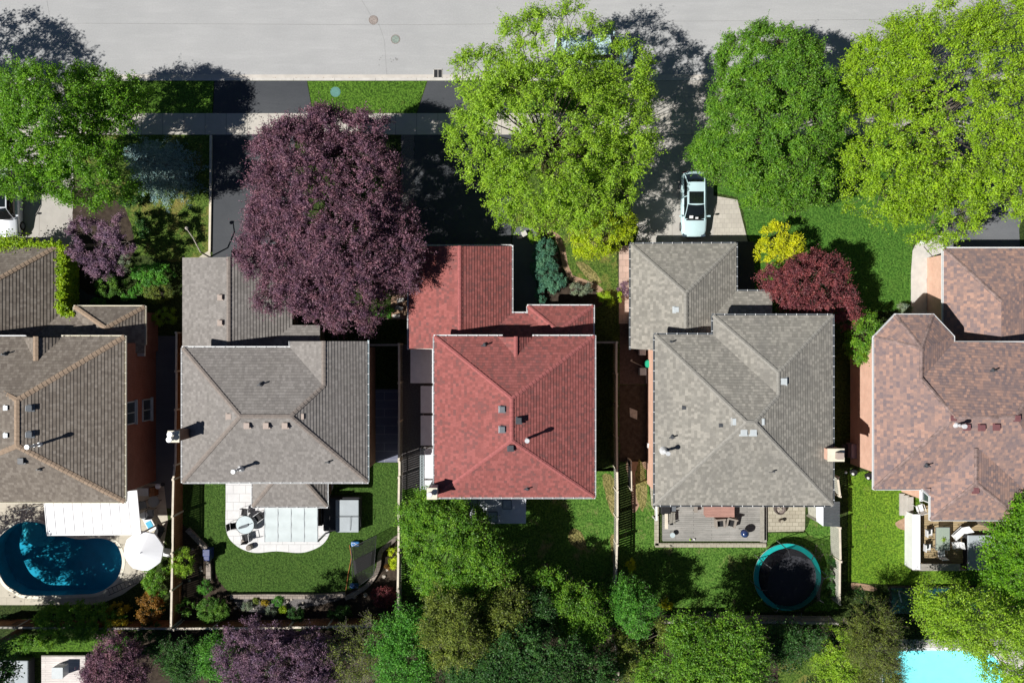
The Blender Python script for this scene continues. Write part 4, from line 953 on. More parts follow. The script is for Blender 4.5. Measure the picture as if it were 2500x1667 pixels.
tree('bare_tree', 'half bare brownish tree behind the rear fence', [(885,1590,95,75,4.4,1.7)], LM['olive'], GB, nsub=90, sprigs=10, lps=5, leaf=.09, sub_r=.6, spread=.09, trunk_r=.16, barkm='barkl', twig_r=.015)
tree('plum_tree', 'wide dusty purple tree behind the rear fence at the bottom', [(665,1620,125,98,5.2,2.0),(772,1600,38,65,4.8,1.4)], LM['purple2'], GB, nsub=230, sprigs=15, lps=12, leaf=.10, sub_r=.52, spread=.06, trunk_r=.18, rough=.35, up=.7)
tree('leafy_tree', 'light green tree between the rear fence and the wide purple tree', [(535,1608,50,48,3.0,1.3)], LM['fresh'], GB, nsub=80, sprigs=13, lps=12, leaf=.10, sub_r=.5, spread=.07, trunk_r=.13)
tree('leafy_tree', 'dark green tree behind the corner of the rear fence', [(450,1610,54,50,2.8,1.3)], LM['dgreen'], GB, nsub=60, sprigs=12, lps=12, leaf=.11, sub_r=.5, spread=.07, trunk_r=.13)
tree('plum_tree', 'dark maroon tree right of the pale deck in the lower left corner', [(280,1630,75,65,3.4,1.5)], LM['purple'], GB, nsub=110, sprigs=14, lps=12, leaf=.10, sub_r=.5, spread=.07, trunk_r=.14)
shrub('wide_hedge', 'wide green hedge between the dark pool and the lower left lawn', 190, 1515, 110, 48, 2.2, LM['mgreen'], 'hedges and shrubs around the dark pool', 'hedge', dens=1.3, leaf=.11, sub=.42, slen=1.2, rough=.3)
shrub('garden_shrub', 'dull golden shrub below the pool between hedge and orange shrub', 288, 1508, 36, 38, 1.8, LM['gold'], 'hedges and shrubs around the dark pool', dens=1.5, leaf=.09, sub=.3)
shrub('garden_shrub', 'orange brown shrub beside the left fence', 368, 1478, 34, 44, 1.8, LM['orange'], 'hedges and shrubs around the dark pool', dens=1.5, leaf=.09, sub=.3)
shrub('garden_shrub', 'green shrub between the white parasol and the orange shrub', 385, 1412, 36, 42, 2.0, LM['mgreen'], 'hedges and shrubs around the dark pool', dens=1.5, leaf=.09, sub=.3)
shrub('garden_shrub', 'green shrub behind the golden shrub near the rear fence', 285, 1555, 40, 24, 1.5, LM['fresh'], 'hedges and shrubs around the dark pool', dens=1.2, leaf=.09, sub=.3)
shrub('garden_shrub', 'dark green shrub below the orange shrub', 375, 1560, 44, 44, 2.0, LM['dgreen'], 'hedges and shrubs around the dark pool', dens=1.4, leaf=.1, sub=.35)
shrub('garden_shrub', 'low green shrub at the left edge of the lower lawn', 70, 1568, 60, 22, 1.2, LM['mgreen'], 'hedges and shrubs around the dark pool', dens=1.3, leaf=.09, sub=.3)
tree('leafy_tree', 'dark tree filling the gap between two olive trees at the bottom edge', [(1160,1630,60,50,4.6,1.6)], LM['dgreen'], GB, nsub=60, sprigs=13, lps=12, leaf=.13, sub_r=.6, spread=.08, trunk_r=.15)
tree('leafy_tree', 'dark green tree at the bottom edge right of the large middle tree', [(1440,1630,65,50,4.6,1.7)], LM['dgreen'], GB, nsub=60, sprigs=13, lps=12, leaf=.12, sub_r=.6, spread=.08, trunk_r=.15)
tree('leafy_tree', 'shaded dark tree behind the trampoline near the dark grassy corner', [(1930,1560,70,42,4.2,1.6)], LM['dgreen'], GB, nsub=60, sprigs=12, lps=11, leaf=.11, sub_r=.55, spread=.08, trunk_r=.14)
tree('leafy_tree', 'dark green tree in the gap below the blue green young tree', [(1600,1640,60,48,4.2,1.6)], LM['mgreen'], GB, nsub=55, sprigs=12, lps=11, leaf=.11, sub_r=.55, spread=.08, trunk_r=.14)
tree('leafy_tree', 'green tree at the bottom edge between the wide purple and the bare tree', [(790,1650,60,48,3.6,1.4)], LM['olive'], GB, nsub=50, sprigs=12, lps=10, leaf=.10, sub_r=.55, spread=.08, trunk_r=.13)
tree('leafy_tree', 'shaded green tree at the back of the red roofed garden, above the right olive tree', [(1305,1480,60,48,4.2,1.6)], LM['dgreen'], GB, nsub=55, sprigs=13, lps=12, leaf=.12, sub_r=.55, spread=.08, trunk_r=.14)
tree('leafy_tree', 'feathery green tree left of the fence and the blue green young tree', [(1375,1465,40,36,4.0,1.5)], LM['mgreen'], GB, nsub=30, sprigs=13, lps=12, leaf=.11, sub_r=.5, spread=.07, trunk_r=.12)
# unseen but shading: trees just beyond the left edge beside the pool
tree('leafy_tree', 'tall tree beyond the left edge that shades the dark pool', [(-260,1490,150,110,6.5,3.0)], LM['dgreen'], GB, nsub=150, sprigs=13, lps=9, leaf=.18, sub_r=.85, spread=.1, trunk_r=.25, fill=.25)
tree('leafy_tree', 'smaller tree beyond the left edge near the dark pool', [(-90,1620,110,70,6,2.4)], LM['dgreen'], GB, nsub=110, sprigs=13, lps=9, leaf=.17, sub_r=.8, spread=.1, trunk_r=.22, fill=.25)
GF = 'small shrubs in the left front garden'
shrub('round_shrub', 'round dark green clipped shrub beside the small purple tree', 268, 698, 37, 28, 1.5, LM['boxwood'], GF, dens=2.2, leaf=.07, sub=.22)
shrub('garden_shrub', 'fresh green shrub left of the taupe garage roof', 375, 672, 52, 34, 2.0, LM['fresh'], GF, dens=1.5, leaf=.09, sub=.32)
shrub('garden_shrub', 'yellowish green shrub below the fresh green one', 385, 712, 36, 32, 1.5, LM['olive'], GF, dens=1.8, leaf=.06, sub=.25)
shrub('garden_shrub', 'lime green shrub lowest beside the porch roof corner', 404, 775, 34, 24, 1.4, LM['lime'], GF, dens=1.8, leaf=.06, sub=.25)
shrub('garden_shrub', 'small bright green shrub above the porch roof', 240, 736, 22, 11, .7, LM['fresh'], GF, dens=1.3, leaf=.07, sub=.2)
shrub('garden_shrub', 'bright green shrub right of the round dark shrub', 335, 720, 40, 20, 1.0, LM['fresh'], GF, dens=1.3, leaf=.08, sub=.25)
shrub('garden_shrub', 'grey green low shrub under the small purple tree', 308, 640, 18, 26, .8, LM['silver'], GF, dens=1.4, leaf=.06, sub=.2)
GM = 'shrubs along the middle front walk'
shrub('juniper_shrub', 'long teal juniper tapering along the shaded front walk', 1330, 625, 28, 52, 1.3, LM['juniper'], GM, dens=2.4, leaf=.10, aspect=.25, sub=.26, extra=((1350,690,34,24,1.0),(1328,660,34,34,1.2)))
shrub('juniper_shrub', 'dull green shrub at the foot of the teal juniper', 1320, 718, 16, 26, .9, LM['juniper'], GM, dens=2.2, leaf=.07, sub=.2)
shrub('garden_shrub', 'variegated pale green shrub below the mulch bed', 1418, 706, 30, 17, .9, LM['silver'], GM, dens=2.2, leaf=.07, sub=.2)
shrub('garden_shrub', 'bright lime shrub beside the right corner of the red porch', 1488, 727, 26, 22, 1.4, LM['ivy'], GM, dens=1.5, leaf=.08, sub=.28, rough=.4)
shrub('garden_shrub', 'thin purple twiggy shrub against the pale grey garage', 1522, 707, 14, 20, 1.1, LM['purple2'], GM, dens=1.5, leaf=.06, sub=.2)
shrub('garden_shrub', 'lime green shrub at the top of the teal juniper', 1305, 577, 16, 18, 1.4, LM['lime'], GM, dens=1.6, leaf=.08, sub=.22)
shrub('garden_shrub', 'green shrub between the purple tree and the red garage', 940, 764, 24, 20, 1.2, LM['fresh'], GM, dens=1.6, leaf=.08, sub=.25)
tree('leafy_tree', 'small dark green tree at the left of the octagonal bay', [(2108,815,44,55,2.6,1.3),(2095,855,32,34,2.2,1.0)], LM['mgreen'], 'shrubs beside the octagonal bay', nsub=80, sprigs=13, lps=12, leaf=.10, sub_r=.42, spread=.06, trunk_r=.1)
shrub('garden_shrub', 'white flowering shrub at the top of the octagonal bay', 2205, 752, 24, 16, .9, LM['silver'], 'shrubs beside the octagonal bay', dens=1.5, leaf=.07, sub=.2)
GT = 'plants in the bed round the even lawn'
shrub('round_shrub', 'large clipped green dome in the lower left of the garden bed', 521, 1488, 40, 29, 1.5, LM['boxwood'], GT, dens=4, leaf=.07, sub=.2, rough=.05)
shrub('garden_shrub', 'small shaded green shrub left of the clipped dome', 452, 1482, 22, 22, 1.2, LM['boxwood'], GT, dens=2, leaf=.07, sub=.2)
shrub('garden_shrub', 'spiky green shrub at the left bend of the block border', 503, 1433, 19, 17, .8, LM['fresh'], GT, dens=2, leaf=.09, aspect=.3, sub=.2)
shrub('garden_shrub', 'yellow green shrub leaning over the left fence', 447, 1372, 28, 40, 2.2, LM['lime'], GT, dens=1.6, leaf=.07, sub=.3)
shrub('red_maple_shrub', 'small crimson shrub in the lower right corner of the bed', 935, 1455, 33, 26, 1.2, LM['redmaple'], GT, dens=3.5, leaf=.07, sub=.2)
shrub('garden_shrub', 'fresh green shrub beside the right fence of the even lawn', 962, 1360, 15, 28, 1.2, LM['yelgreen'], GT, dens=1.8, leaf=.08, sub=.22)
for k, (x, y, rx, ry, h, mt, lb) in enumerate([(604,1478,14,11,.5,'silver','low grey green plant at the left of the stony bed'),(648,1470,9,7,.4,'gold','small gold plant in the stony bed'),(680,1466,13,12,.6,'fresh','bright fresh green plant in the middle of the stony bed'),
    (662,1490,15,13,.6,'silver','silver spiky plant below the stony bed'),(690,1488,10,9,.5,'ivy','lime plant beside the silver spiky one'),(628,1464,9,8,.5,'olive','dull brown green plant in the stony bed'),(725,1498,26,18,.9,'dgreen','shaded dark shrub right of the silver plant'),(830,1495,32,20,1.0,'dgreen','shaded dark shrub in front of the rear fence'),(948,1380,9,8,.4,'orange','small orange plant in the right bed')]):
    shrub('bed_plant', lb, x, y, rx, ry, h, LM[mt], GT, 'plant', dens=3, leaf=.06, sub=.14)
GR = 'small plants near the trampoline garden'
shrub('yellow_shrub', 'small bright yellow shrub against the fence at the left of the garden', 1538, 1379, 12, 18, .9, LM['yellow'], GR, dens=3, leaf=.07, sub=.18)
shrub('yellow_shrub', 'bright yellow shrub below the blue green young tree', 1618, 1473, 24, 15, .9, LM['yellow'], GR, dens=2.4, leaf=.07, sub=.2)
tree('leafy_tree', 'slender shaded green tree with star shaped top in the red roofed garden', [(1340,1412,42,28,3.6,.9),(1325,1440,24,28,3.2,.8)], LM['mgreen'], GR, nsub=40, sprigs=13, lps=12, leaf=.10, sub_r=.4, spread=.06, trunk_r=.07, rough=.5)
shrub('garden_shrub', 'dark green shrub right of the trampoline by the fence', 2032, 1410, 18, 55, 1.3, LM['dgreen'], GR, dens=1.6, leaf=.09, sub=.28)
for x, y, rx, ry, lb in ((1900,1545,30,26,'first shaded shrub right of the wide green tree'),(1960,1545,22,24,'shaded shrub beside the dark grassy corner'),(1850,1530,26,22,'shaded shrub just below the trampoline')):
    shrub('garden_shrub', lb, x, y, rx, ry, 1.6, LM['dgreen'], GR, dens=1.4, leaf=.09, sub=.3)
shrub('garden_shrub', 'leafy shrub added to darken the shade under the edge of the upper left green tree', 318, 478, 30, 34, 1.3, LM['dgreen'], GF, dens=1.4, leaf=.09, sub=.3)  # dark shrub added to deepen the tree shade here
shrub('garden_shrub', 'shrub added to darken the shade just right of the small dusty purple tree', 345, 548, 24, 34, 1.2, LM['dgreen'], GF, dens=1.4, leaf=.09, sub=.3)  # second dark shrub added for extra shade beside the lawn
def undergrowth():
    P = []
    for (x0, y0, x1, y1, n, zh) in ((430,1552,2150,1700,40000,.9),(985,1440,1500,1545,12000,.8),(1515,1530,2040,1600,8000,.8),(240,1480,415,1530,3500,.6),(0,1500,240,1530,3500,.6),(2080,1430,2250,1590,5000,.8)):
        q = np.stack([RNG.uniform(x0,x1,n), RNG.uniform(y0,y1,n)], 1); nz = np.sin(q[:,0]*.061)*np.cos(q[:,1]*.083)+np.sin(q[:,0]*.017+q[:,1]*.04); q = q[nz > -.55]; z = .05+RNG.random(len(q))**1.6*zh*(.6+.4*np.sin(q[:,0]*.05)*np.cos(q[:,1]*.07))
        P.append(np.stack([(q[:,0]-1250)*S, (833.5-q[:,1])*S, z], 1))
    P = np.concatenate(P); V, F = leaves(P, unit(rdir(len(P))*.7+np.array([0,0,.8])), .13, .5)
    tag(np_mesh('undergrowth', V, F, leafmat('leaf_shade_undergrowth', (.02,.065,.014), (.05,.12,.024), .2, .018), None), kind='stuff')  # leaf colour darkened to paint shade into gaps between rear trees
undergrowth()
# ivy on the garage eaves of house 1: leaves over the gutter line, on the wall below it
def ivy():
    o = h1; pts = []; nr = []
    for (a, b, n, w) in (((150,598,2.95),(45,599,2.95),1500,.16),((150,598,2.95),(149,766,2.95),3600,.20),((149,767,2.95),(184,767,2.95),500,.12)):
        A = np.array(W(*a)); B = np.array(W(*b)); t = RNG.random(n)[:,None]; d = unit(B-A); s = np.array([-d[1], d[0], 0])
        wv = w*(1+.5*np.sin(t*37)+.3*np.sin(t*91+1))
        pts.append(A+(B-A)*t+s*RNG.normal(size=(n,1))*wv*.75+np.array([0,0,1])*(RNG.random((n,1))-.35)*.28); nr.append(unit(rdir(n)*.8+np.array([0,0,.8])))
    A = np.array(W(20,606,2.9)); n = 2600; q = A+RNG.normal(size=(n,3))*np.array([.75,.42,.22]); pts.append(q); nr.append(unit(rdir(n)*.7+np.array([0,0,.9])))
    # hanging down the east wall
    n = 9000; t = RNG.random((n,1)); A = np.array(W(146,600,2.9)); B = np.array(W(146,765,2.9)); q = A+(B-A)*t; q[:,0] -= .28-RNG.random(n)*.12; q[:,2] = RNG.random(n)*2.7+.1
    pts.append(q); nr.append(unit(rdir(n)*.6+np.array([1,0,.3])))
    V, F = leaves(np.concatenate(pts), np.concatenate(nr), .12, .8); vine = thing('ivy', 'yellow green ivy running along the eaves of the far left garage', 'ivy', (A[0], A[1], 0))
    np_mesh('foliage', V, F, LM['ivy'], vine)
    S_ = MB()
    for k in range(12):
        y = A[1]+(B[1]-A[1])*k/11; S_.tube([(A[0]-.3,y,0),(A[0]-.27,y+.1,1.4),(A[0]-.2,y-.1,2.8)], [.025,.02,.01], 5)
    S_.build('stem', M['bark'], vine)
ivy()
# ------------------------------------------------------------------ fences
def fence(name, label, pts, h=1.8, panelm='wood_grey', capm='wood_cap', gap=.03, bay=2.4, group='timber boundary fences', ph=None, capw=.14, lattice=False):
    """pts: survey pixels of the top of the fence"""
    P = [W(a, b, h).to_2d() for a, b in pts]; o = thing(name, label, 'fence', (P[0].x, P[0].y, 0), group)
    for i in range(len(P)-1):
        a, b = P[i], P[i+1]; L = (b-a).length; d = (b-a).normalized(); ang = math.atan2(d.y, d.x); nb = max(1, round(L/bay)); bl = L/nb
        nn = Vector((-d.y, d.x))
        for k in range(nb):
            s = a+d*bl*k; wob = nn*random.uniform(-.03,.03)
            if not (i > 0 and k == 0): pass
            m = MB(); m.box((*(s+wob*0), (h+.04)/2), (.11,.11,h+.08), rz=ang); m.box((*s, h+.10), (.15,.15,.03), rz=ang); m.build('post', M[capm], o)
            m = MB(); x = .08; hh = h-.1
            while x < bl-.1:
                c = s+d*(x+.065)+wob; lean = random.uniform(-.004,.004)
                m.box((c.x, c.y, .05+(hh-.05)/2+random.uniform(-.01,.01)), (.13, .022, hh-.05), rz=ang+lean); x += .13+gap
            for z in (.35, hh-.25): c = s+d*bl/2+nn*.035+wob; m.box((c.x, c.y, z), (bl-.12, .04, .09), rz=ang)
            m.build('panel', M[panelm], o)
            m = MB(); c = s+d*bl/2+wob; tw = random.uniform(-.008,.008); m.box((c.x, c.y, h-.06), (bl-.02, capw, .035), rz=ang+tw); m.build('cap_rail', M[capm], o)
    e = P[-1]; MB().box((e.x, e.y, (h+.04)/2), (.11,.11,h+.08)).build('post', M[capm], o)
    return o
fence('wooden_fence', 'reddish brown board fence between the brown and the taupe roofed houses', [(431,812),(429,1000),(427,1135),(423,1170),(420,1350),(417,1532)], panelm='wood_brown', capm='wood_cap')
fence('wooden_fence', 'grey board fence between the taupe and the red roofed houses', [(974,840),(974,1125),(974,1165),(972,1350),(970,1528)], gap=.035)
fence('wooden_fence', 'rear fence closing the garden with the even lawn', [(424,1536),(610,1534),(800,1530),(968,1529)], panelm='wood_brown')
fence('wooden_fence', 'tall grey fence between the red roofed and the pale grey roofed houses', [(1506,836),(1506,1145),(1507,1200),(1507,1330),(1505,1430)], gap=.05)
fence('wooden_fence', 'short cross fence joining the right corner of the red roof', [(1455,836),(1503,836)], capm='wood_grey')
fence('wooden_fence', 'short cross fence behind the purple tree beside the taupe roof', [(905,842),(971,842)], capm='wood_grey')
fence('wooden_fence', 'pale weathered fence right of the trampoline', [(2050,1288),(2052,1370),(2051,1475)], panelm='wood_pale', capm='wood_cap', gap=.02)
fence('wooden_fence', 'short pale fence piece beside the right eave of the pale grey roof', [(2046,1165),(2052,1212)], panelm='wood_pale', capm='wood_cap', gap=.02)
fence('wooden_fence', 'hidden rear fence behind the golden shrub and wide hedge', [(-40,1532),(190,1534),(415,1535)], panelm='wood_brown', capm='wood_grey')
fence('wooden_fence', 'shaded rear fence behind the trampoline garden', [(1512,1520),(1780,1518),(2045,1522)], panelm='wood_grey', capm='wood_grey', h=1.6)
fence('wooden_fence', 'fence piece running off the bottom edge beside the bare dirt', [(1508,1590),(1509,1700)], panelm='wood_grey', capm='wood_cap')
# garden gate with lattice top near the sandy side strip
o = thing('garden_gate', 'dark lattice topped gate panel beside the sandy strip', 'gate', (*W(1541,1150)[:2],0)); P = [W(1541,1126,1.6), W(1542,1196,1.6)]
m = MB(); L = P[1]-P[0]
for k in range(2): m.beam((P[k].x,P[k].y,0),(P[k].x,P[k].y,1.65), .09)
m.beam((*P[0][:2],1.6),(*P[1][:2],1.6), .07); m.beam((*P[0][:2],.15),(*P[1][:2],.15), .07); m.build('gate_frame', M['wood_cap'], o)
m = MB(); n = 14
for k in range(n):
    y0 = P[0].y+L.y*k/n; y1 = P[0].y+L.y*(k+1)/n; m.beam((P[0].x,y0,1.1),(P[0].x,y1,1.58), .025); m.beam((P[0].x,y1,1.1),(P[0].x,y0,1.58), .025)
m.box((P[0].x,(P[0].y+P[1].y)/2,.6), (.03,abs(L.y),.9)); m.build('lattice', M['black'], o)
# ------------------------------------------------------------------ street hardware
M['rustplate'] = plain('worn_rust_plate', (.30,.26,.24), .8, .4, 9); M['greyteal'] = plain('grey_green_plate', (.24,.29,.26), .8, .4, 8)
def manhole(label, px, py, r, mat, z, mat2):
    c = W(px, py, 0); o = thing('manhole_cover', label, 'manhole cover', (c.x, c.y, z)); m = MB(); m.ring(c, z-.02, z+.006, r*.86, r, 28); m.build('rim', M[mat2], o)
    m = MB(); m.cyl(c, z-.03, z+.004, r*.84, n=28)
    for k in range(-3,4):
        w = math.sqrt(max(.01, (r*.78)**2-(k*r*.22)**2)); m.box((c.x, c.y+k*r*.22, z+.006), (2*w, .03, .008))
    m.build('cover', M[mat], o); return o
manhole('rust edged round cover in the road, upper left of two', 911, 48, .34, 'rustplate', -.113, 'ironpatch')
manhole('round road cover with a greenish centre, lower right of two', 965, 95, .34, 'greyteal', -.113, 'ironpatch')
manhole('teal green round utility lid in the kerbside grass', 819, 225, .37, 'tealcover', .015, 'tealcover')
c = W(1069,179,0); o = thing('storm_drain', 'dark square storm drain grate at the kerb', 'drain grate', (c.x,c.y,-.11)); m = MB()
for s_ in (-1,1): m.box((c.x+s_*.31,c.y,-.10), (.04,.66,.03)); m.box((c.x,c.y+s_*.31,-.10), (.66,.04,.03))
m.box((c.x,c.y,-.10), (.035,.6,.03)); m.build('frame', M['kerb'], o); m = MB(); m.box((c.x,c.y,-.107), (.58,.58,.01))
m.build('pit', M['black'], o); m = MB()
for k in range(-5,6): m.box((c.x,c.y+k*.052,-.098), (.56,.018,.02))
m.build('grate', M['dmetal'], o)
m = MB()
for k in range(60):
    x = random.uniform(-700,3200); c = W(760+random.gauss(0,70) if k < 40 else 1050+random.gauss(0,90), 189+random.random()*4, 0); m.box((c.x,c.y,-.104), (random.uniform(.03,.12),random.uniform(.02,.05),.006), rz=random.random()*3)
tag(m.build('leaf_litter', M['dirt']), kind='stuff')
m = MB()
for x, y, r in ((968,144,.10),(960,146,.05),(955,150,.05),(953,143,.04),(929,140,.04),(933,135,.03),(925,158,.04),(926,145,.04),(965,141,.05)):
    c = W(x,y,0); m.cyl(c, -.114, -.110, r, n=9)
tag(m.build('oil_stains', M['seam']), kind='structure')
# ------------------------------------------------------------------ cars
def car(label, px, py, rz, L, Wd, H, body, kind='sedan', name='parked_car', group='parked cars', deck=.92, st=None, cat='car', roof2=True, glassroof=True):
    """built in local coordinates with the nose towards +Y"""
    base = W(px, py, 0); o = thing(name, label, cat, (0,0,0), group); hw = Wd/2; b = M[body]
    st = st or dict(wb=.26, wt=.46, rt=.81, rb=.955)
    Y = lambda f: L/2-f*L
    prof = [(0,.74,.56),(.012,.84,.66),(.04,.92,.74),(.10,.975,.82),(.20,1,.88),(st['wb'],1,.93),(.45,1,.95),(.6,1,.95),(.75,1,.96),(.86,.985,.97),(.94,.95,.95),(.98,.90,.90),(1,.82,.80)]
    vs = []; fs = []; k = 13
    for f, w, z in prof:
        y = Y(f); w *= hw; z = z*deck/.95
        h = [(-w*.90,.22),(-w*.985,.34),(-w,.50),(-w*.985,z-.14),(-w*.93,z-.05),(-w*.80,z),(0,z+.045),(w*.80,z),(w*.93,z-.05),(w*.985,z-.14),(w,.50),(w*.985,.34),(w*.90,.22)]
        vs += [(x, y+(-.10*abs(x/hw)**2.2*L*.25 if f < .1 else (.05*abs(x/hw)**2*L*.25 if f > .94 else 0)), zz) for x, zz in h]
    for i in range(len(prof)-1):
        for j in range(k-1): a = i*k+j; fs.append((a, a+1, a+1+k, a+k))
        fs.append((i*k+k-1, i*k, i*k+k, i*k+k+k-1))
    fs.append(list(range(k))); fs.append(list(range(len(prof)*k-1, len(prof)*k-1-k, -1)))
    bo = MB().add(vs, fs).build('body', b, o, smooth=True)
    dk = deck
    def gh(f):
        wb, wt, rt, rb = st['wb'], st['wt'], st['rt'], st['rb']
        if f < wt: t = (f-wb)/(wt-wb)
        elif f < rt: t = 1
        else: t = (rb-f)/(rb-rt)
        return max(0, t)
    fsn = [st['wb']+(st['wt']-st['wb'])*q for q in (0,.33,.66,1)]+[st['wt']+(st['rt']-st['wt'])*q for q in (.33,.66,1)]+[st['rt']+(st['rb']-st['rt'])*q for q in (.5,1)]
    vs = []; fs = []; k = 9
    for f in fsn:
        t = gh(f); z = dk+(H-dk)*(t**.85); wt_ = hw*(.80-.13*t); wb_ = hw*.84
        cross = [(-wb_, dk-.03),(-wt_, dk+(z-dk)*.92),(-wt_*.86, z),(-wt_*.45, z+.02),(0, z+.03),(wt_*.45, z+.02),(wt_*.86, z),(wt_, dk+(z-dk)*.92),(wb_, dk-.03)]
        if t < .01: cross = [(x*1, dk-.03+.075*(1-(x/wb_)**2)) for x, _ in cross]
        vs += [(x, Y(f)+(-.16*(abs(x)/hw)**2 if f < st['wt']+.01 else (.10*(abs(x)/hw)**2 if f > st['rt'] else 0)), zz) for x, zz in cross]
    for i in range(len(fsn)-1):
        for j in range(k-1): a = i*k+j; fs.append((a, a+1, a+1+k, a+k))
    gl = MB().add(vs, fs).build('windows', M['carglass'], o, smooth=True)
    # roof skin, pillars
    m = MB(); rs = [st['wt']+(st['rt']-st['wt'])*q for q in np.linspace(0,1,7)]; vs = []; fs = []
    for f in rs:
        w = hw*.655; vs += [(x*w, Y(f)+(-.16*(abs(x)*.66)**2 if f == rs[0] else 0), H+.012+.032*(1-x*x)) for x in (-1,-.5,0,.5,1)]
    for i in range(6):
        for j in range(4): a = i*5+j; fs.append((a,a+1,a+6,a+5))
    vs2 = [(x,y,z-.03) for x,y,z in vs]; nv = len(vs); fs += [(a+nv,d+nv,c+nv,b_+nv) for a,b_,c,d in fs]
    m.add(vs+vs2, fs); m.build('roof_panel', b, o, smooth=True)
    if glassroof: m = MB(); m.box((0, Y(st['wt']+.02+(st['rt']-st['wt'])*.27), H+.046), (hw*1.12, L*(st['rt']-st['wt'])*.52, .012)); m.build('sunroof', M['carglass'], o)
    m = MB()
    for s in (-1,1):
        m.tube([(s*hw*.82, Y(st['wb']), dk-.02),(s*hw*.74, Y((st['wb']+st['wt'])/2), dk+(H-dk)*.58),(s*hw*.665, Y(st['wt']), H-.01),(s*hw*.67, Y((st['wt']+st['rt'])/2), H+.01),(s*hw*.665, Y(st['rt']), H-.01),(s*hw*.80, Y(st['rb']), dk)], [.03,.026,.03,.03,.035,.05], 6)
        m.beam((s*hw*.83, Y(.60), dk-.03),(s*hw*.69, Y(.60), H-.02), .06)
    m.build('pillars', b, o)
    for s in (-1,1):
        m = MB(); m.box((s*(hw+.10), Y(st['wb']+.05), dk+.08), (.20,.12,.15)); m.box((s*(hw-.02), Y(st['wb']+.05), dk+.03), (.14,.06,.05)); m.build('side_mirror', b, o, bevel=.03)
        m = MB(); m.box((s*hw*.74, Y(.028), .62), (hw*.34,.22,.12), rz=-s*.45); m.build('headlight', M['glass'], o, bevel=.02)
        m = MB(); m.box((s*hw*.76, Y(.985), .80), (hw*.34,.12,.12), rz=s*.3); m.build('tail_light', M['ventmaroon'], o, bevel=.02)
        for f in (.17,.80):
            y = Y(f); R = .34; m = MB(); m.tube([(s*(hw-.20),y,R),(s*(hw-.17),y,R),(s*(hw-.03),y,R),(s*(hw+.012),y,R)], [R*.9,R,R,R*.93], 22); w_ = m.build('wheel', M['black'], o)
            m = MB(); m.tube([(s*(hw-.1),y,R),(s*(hw+.018),y,R)], [R*.62,R*.6], 18)
            m.build('rim', M['gmetal'], w_)
    m = MB(); m.box((0, Y(st['wb'])+.02, dk+.035), (hw*1.35,.10,.02)); m.build('wiper_cowl', M['black'], o)
    m = MB(); m.box((0, Y(.004)+.02, .42), (hw*1.2,.05,.16)); m.build('grille', M['black'], o)
    o.location = (base.x, base.y, 0); o.rotation_euler = (0,0,rz); return o
M['paint_white'] = plain('white_car_paint', (.47,.63,.66), .22, .03, 2, .6)
M['paint_silver'] = plain('silver_car_paint', (.60,.63,.68), .25, .03, 2, .6, .2)
CR = car('white sedan with dark sunroof on the concrete drive, papers on its dashboard', 1689, 503, math.pi, 4.75, 1.84, 1.42, 'paint_white')
for x, y, sx, sy, nm in ((.30,.99,.27,.20,'paper_sheet'),(-.10,1.06,.20,.13,'paper_sheet')):
    m = MB(); m.box((x, y, 1.20 if 0 else 1.135), (sx, sy, .01), M=Matrix.Rotation(-.42,3,'X')); oo = m.build('paper_sheet', M['white'], None)
    loc = oo.location.copy(); oo.parent = CR; oo.location = loc+Vector((0,0,.02))
car('silver suv with bonnet towards the ivy garage, at the left edge', 30, 500, math.pi, 4.85, 1.95, 1.72, 'paint_silver', deck=1.02, st=dict(wb=.25,wt=.38,rt=.90,rb=.975))
car('white vehicle parked on the road under the tall yellow green tree', 1447, 132, -math.pi/2, 5.7, 2.0, 1.8, 'paint_white', deck=1.05, st=dict(wb=.20,wt=.30,rt=.92,rb=.98), glassroof=False)
# ------------------------------------------------------------------ seats and tables
def chair(name, label, loc, rz, seat='black', frame='dmetal', w=.56, d=.55, hb=.95, recl=.12, group=None, arms=True, cat='chair', hs=.42):
    o = thing(name, label, cat, (0,0,0), group)
    MB().box((0,0,hs), (w-.06,d-.04,.05)).build('seat', M[seat], o, bevel=.015)
    m = MB(); m.box((0,-d/2-.03,(hs+hb)/2+.04), (w-.06,.04,hb-hs), M=Matrix.Rotation(recl,3,'X')); m.build('backrest', M[seat], o, bevel=.015)
    for sx in (-1,1):
        for sy in (-1,1):
            m = MB(); m.tube([(sx*w/2,sy*d/2,0),(sx*w/2*.96,sy*d/2*.9,hs)], .016, 6); m.build('leg', M[frame], o)
        m = MB(); m.tube([(sx*w/2,d/2*.9,hs),(sx*w/2,d/2*.85,hs+.22),(sx*w/2,-d/2,hs+.24)], .02, 6); m.build('armrest', M[frame], o) if arms else None
    o.location = loc; o.rotation_euler = (0,0,rz); return o
def at(px, py, z=0, h=0): v = W(px, py, h); return (v.x, v.y, z)
# house 2 patio
o = thing('patio_table', 'round glass topped table on the white stone patio', 'table', at(597,1281)); c = W(598,1281,.74)
m = MB(); m.cyl(c, .72, .745, .64, n=40); m.build('table_top', M['bmetal'], o); m = MB(); m.ring(c, .70, .75, .64, .67, 40); m.build('rim', M['dmetal'], o)
for k in range(4):
    a = .78+k*1.57; m = MB(); m.tube([(c.x+.5*math.cos(a),c.y+.5*math.sin(a),0),(c.x+.35*math.cos(a),c.y+.35*math.sin(a),.71)], .02, 6); m.build('leg', M['dmetal'], o)
GP = 'chairs round the glass patio table'
for px, py, rz, lb in ((571,1283,-1.45,'dark patio chair at the left of the round glass table'),(598,1250,3.0,'dark patio chair above the round glass table'),(632,1262,2.2,'dark patio chair at the right of the round glass table, near the canopy'),(600,1312,.15,'dark patio chair below the round glass table')):
    chair('patio_chair', lb, at(px,py,.016,.4), rz, 'black', 'white', group=GP)
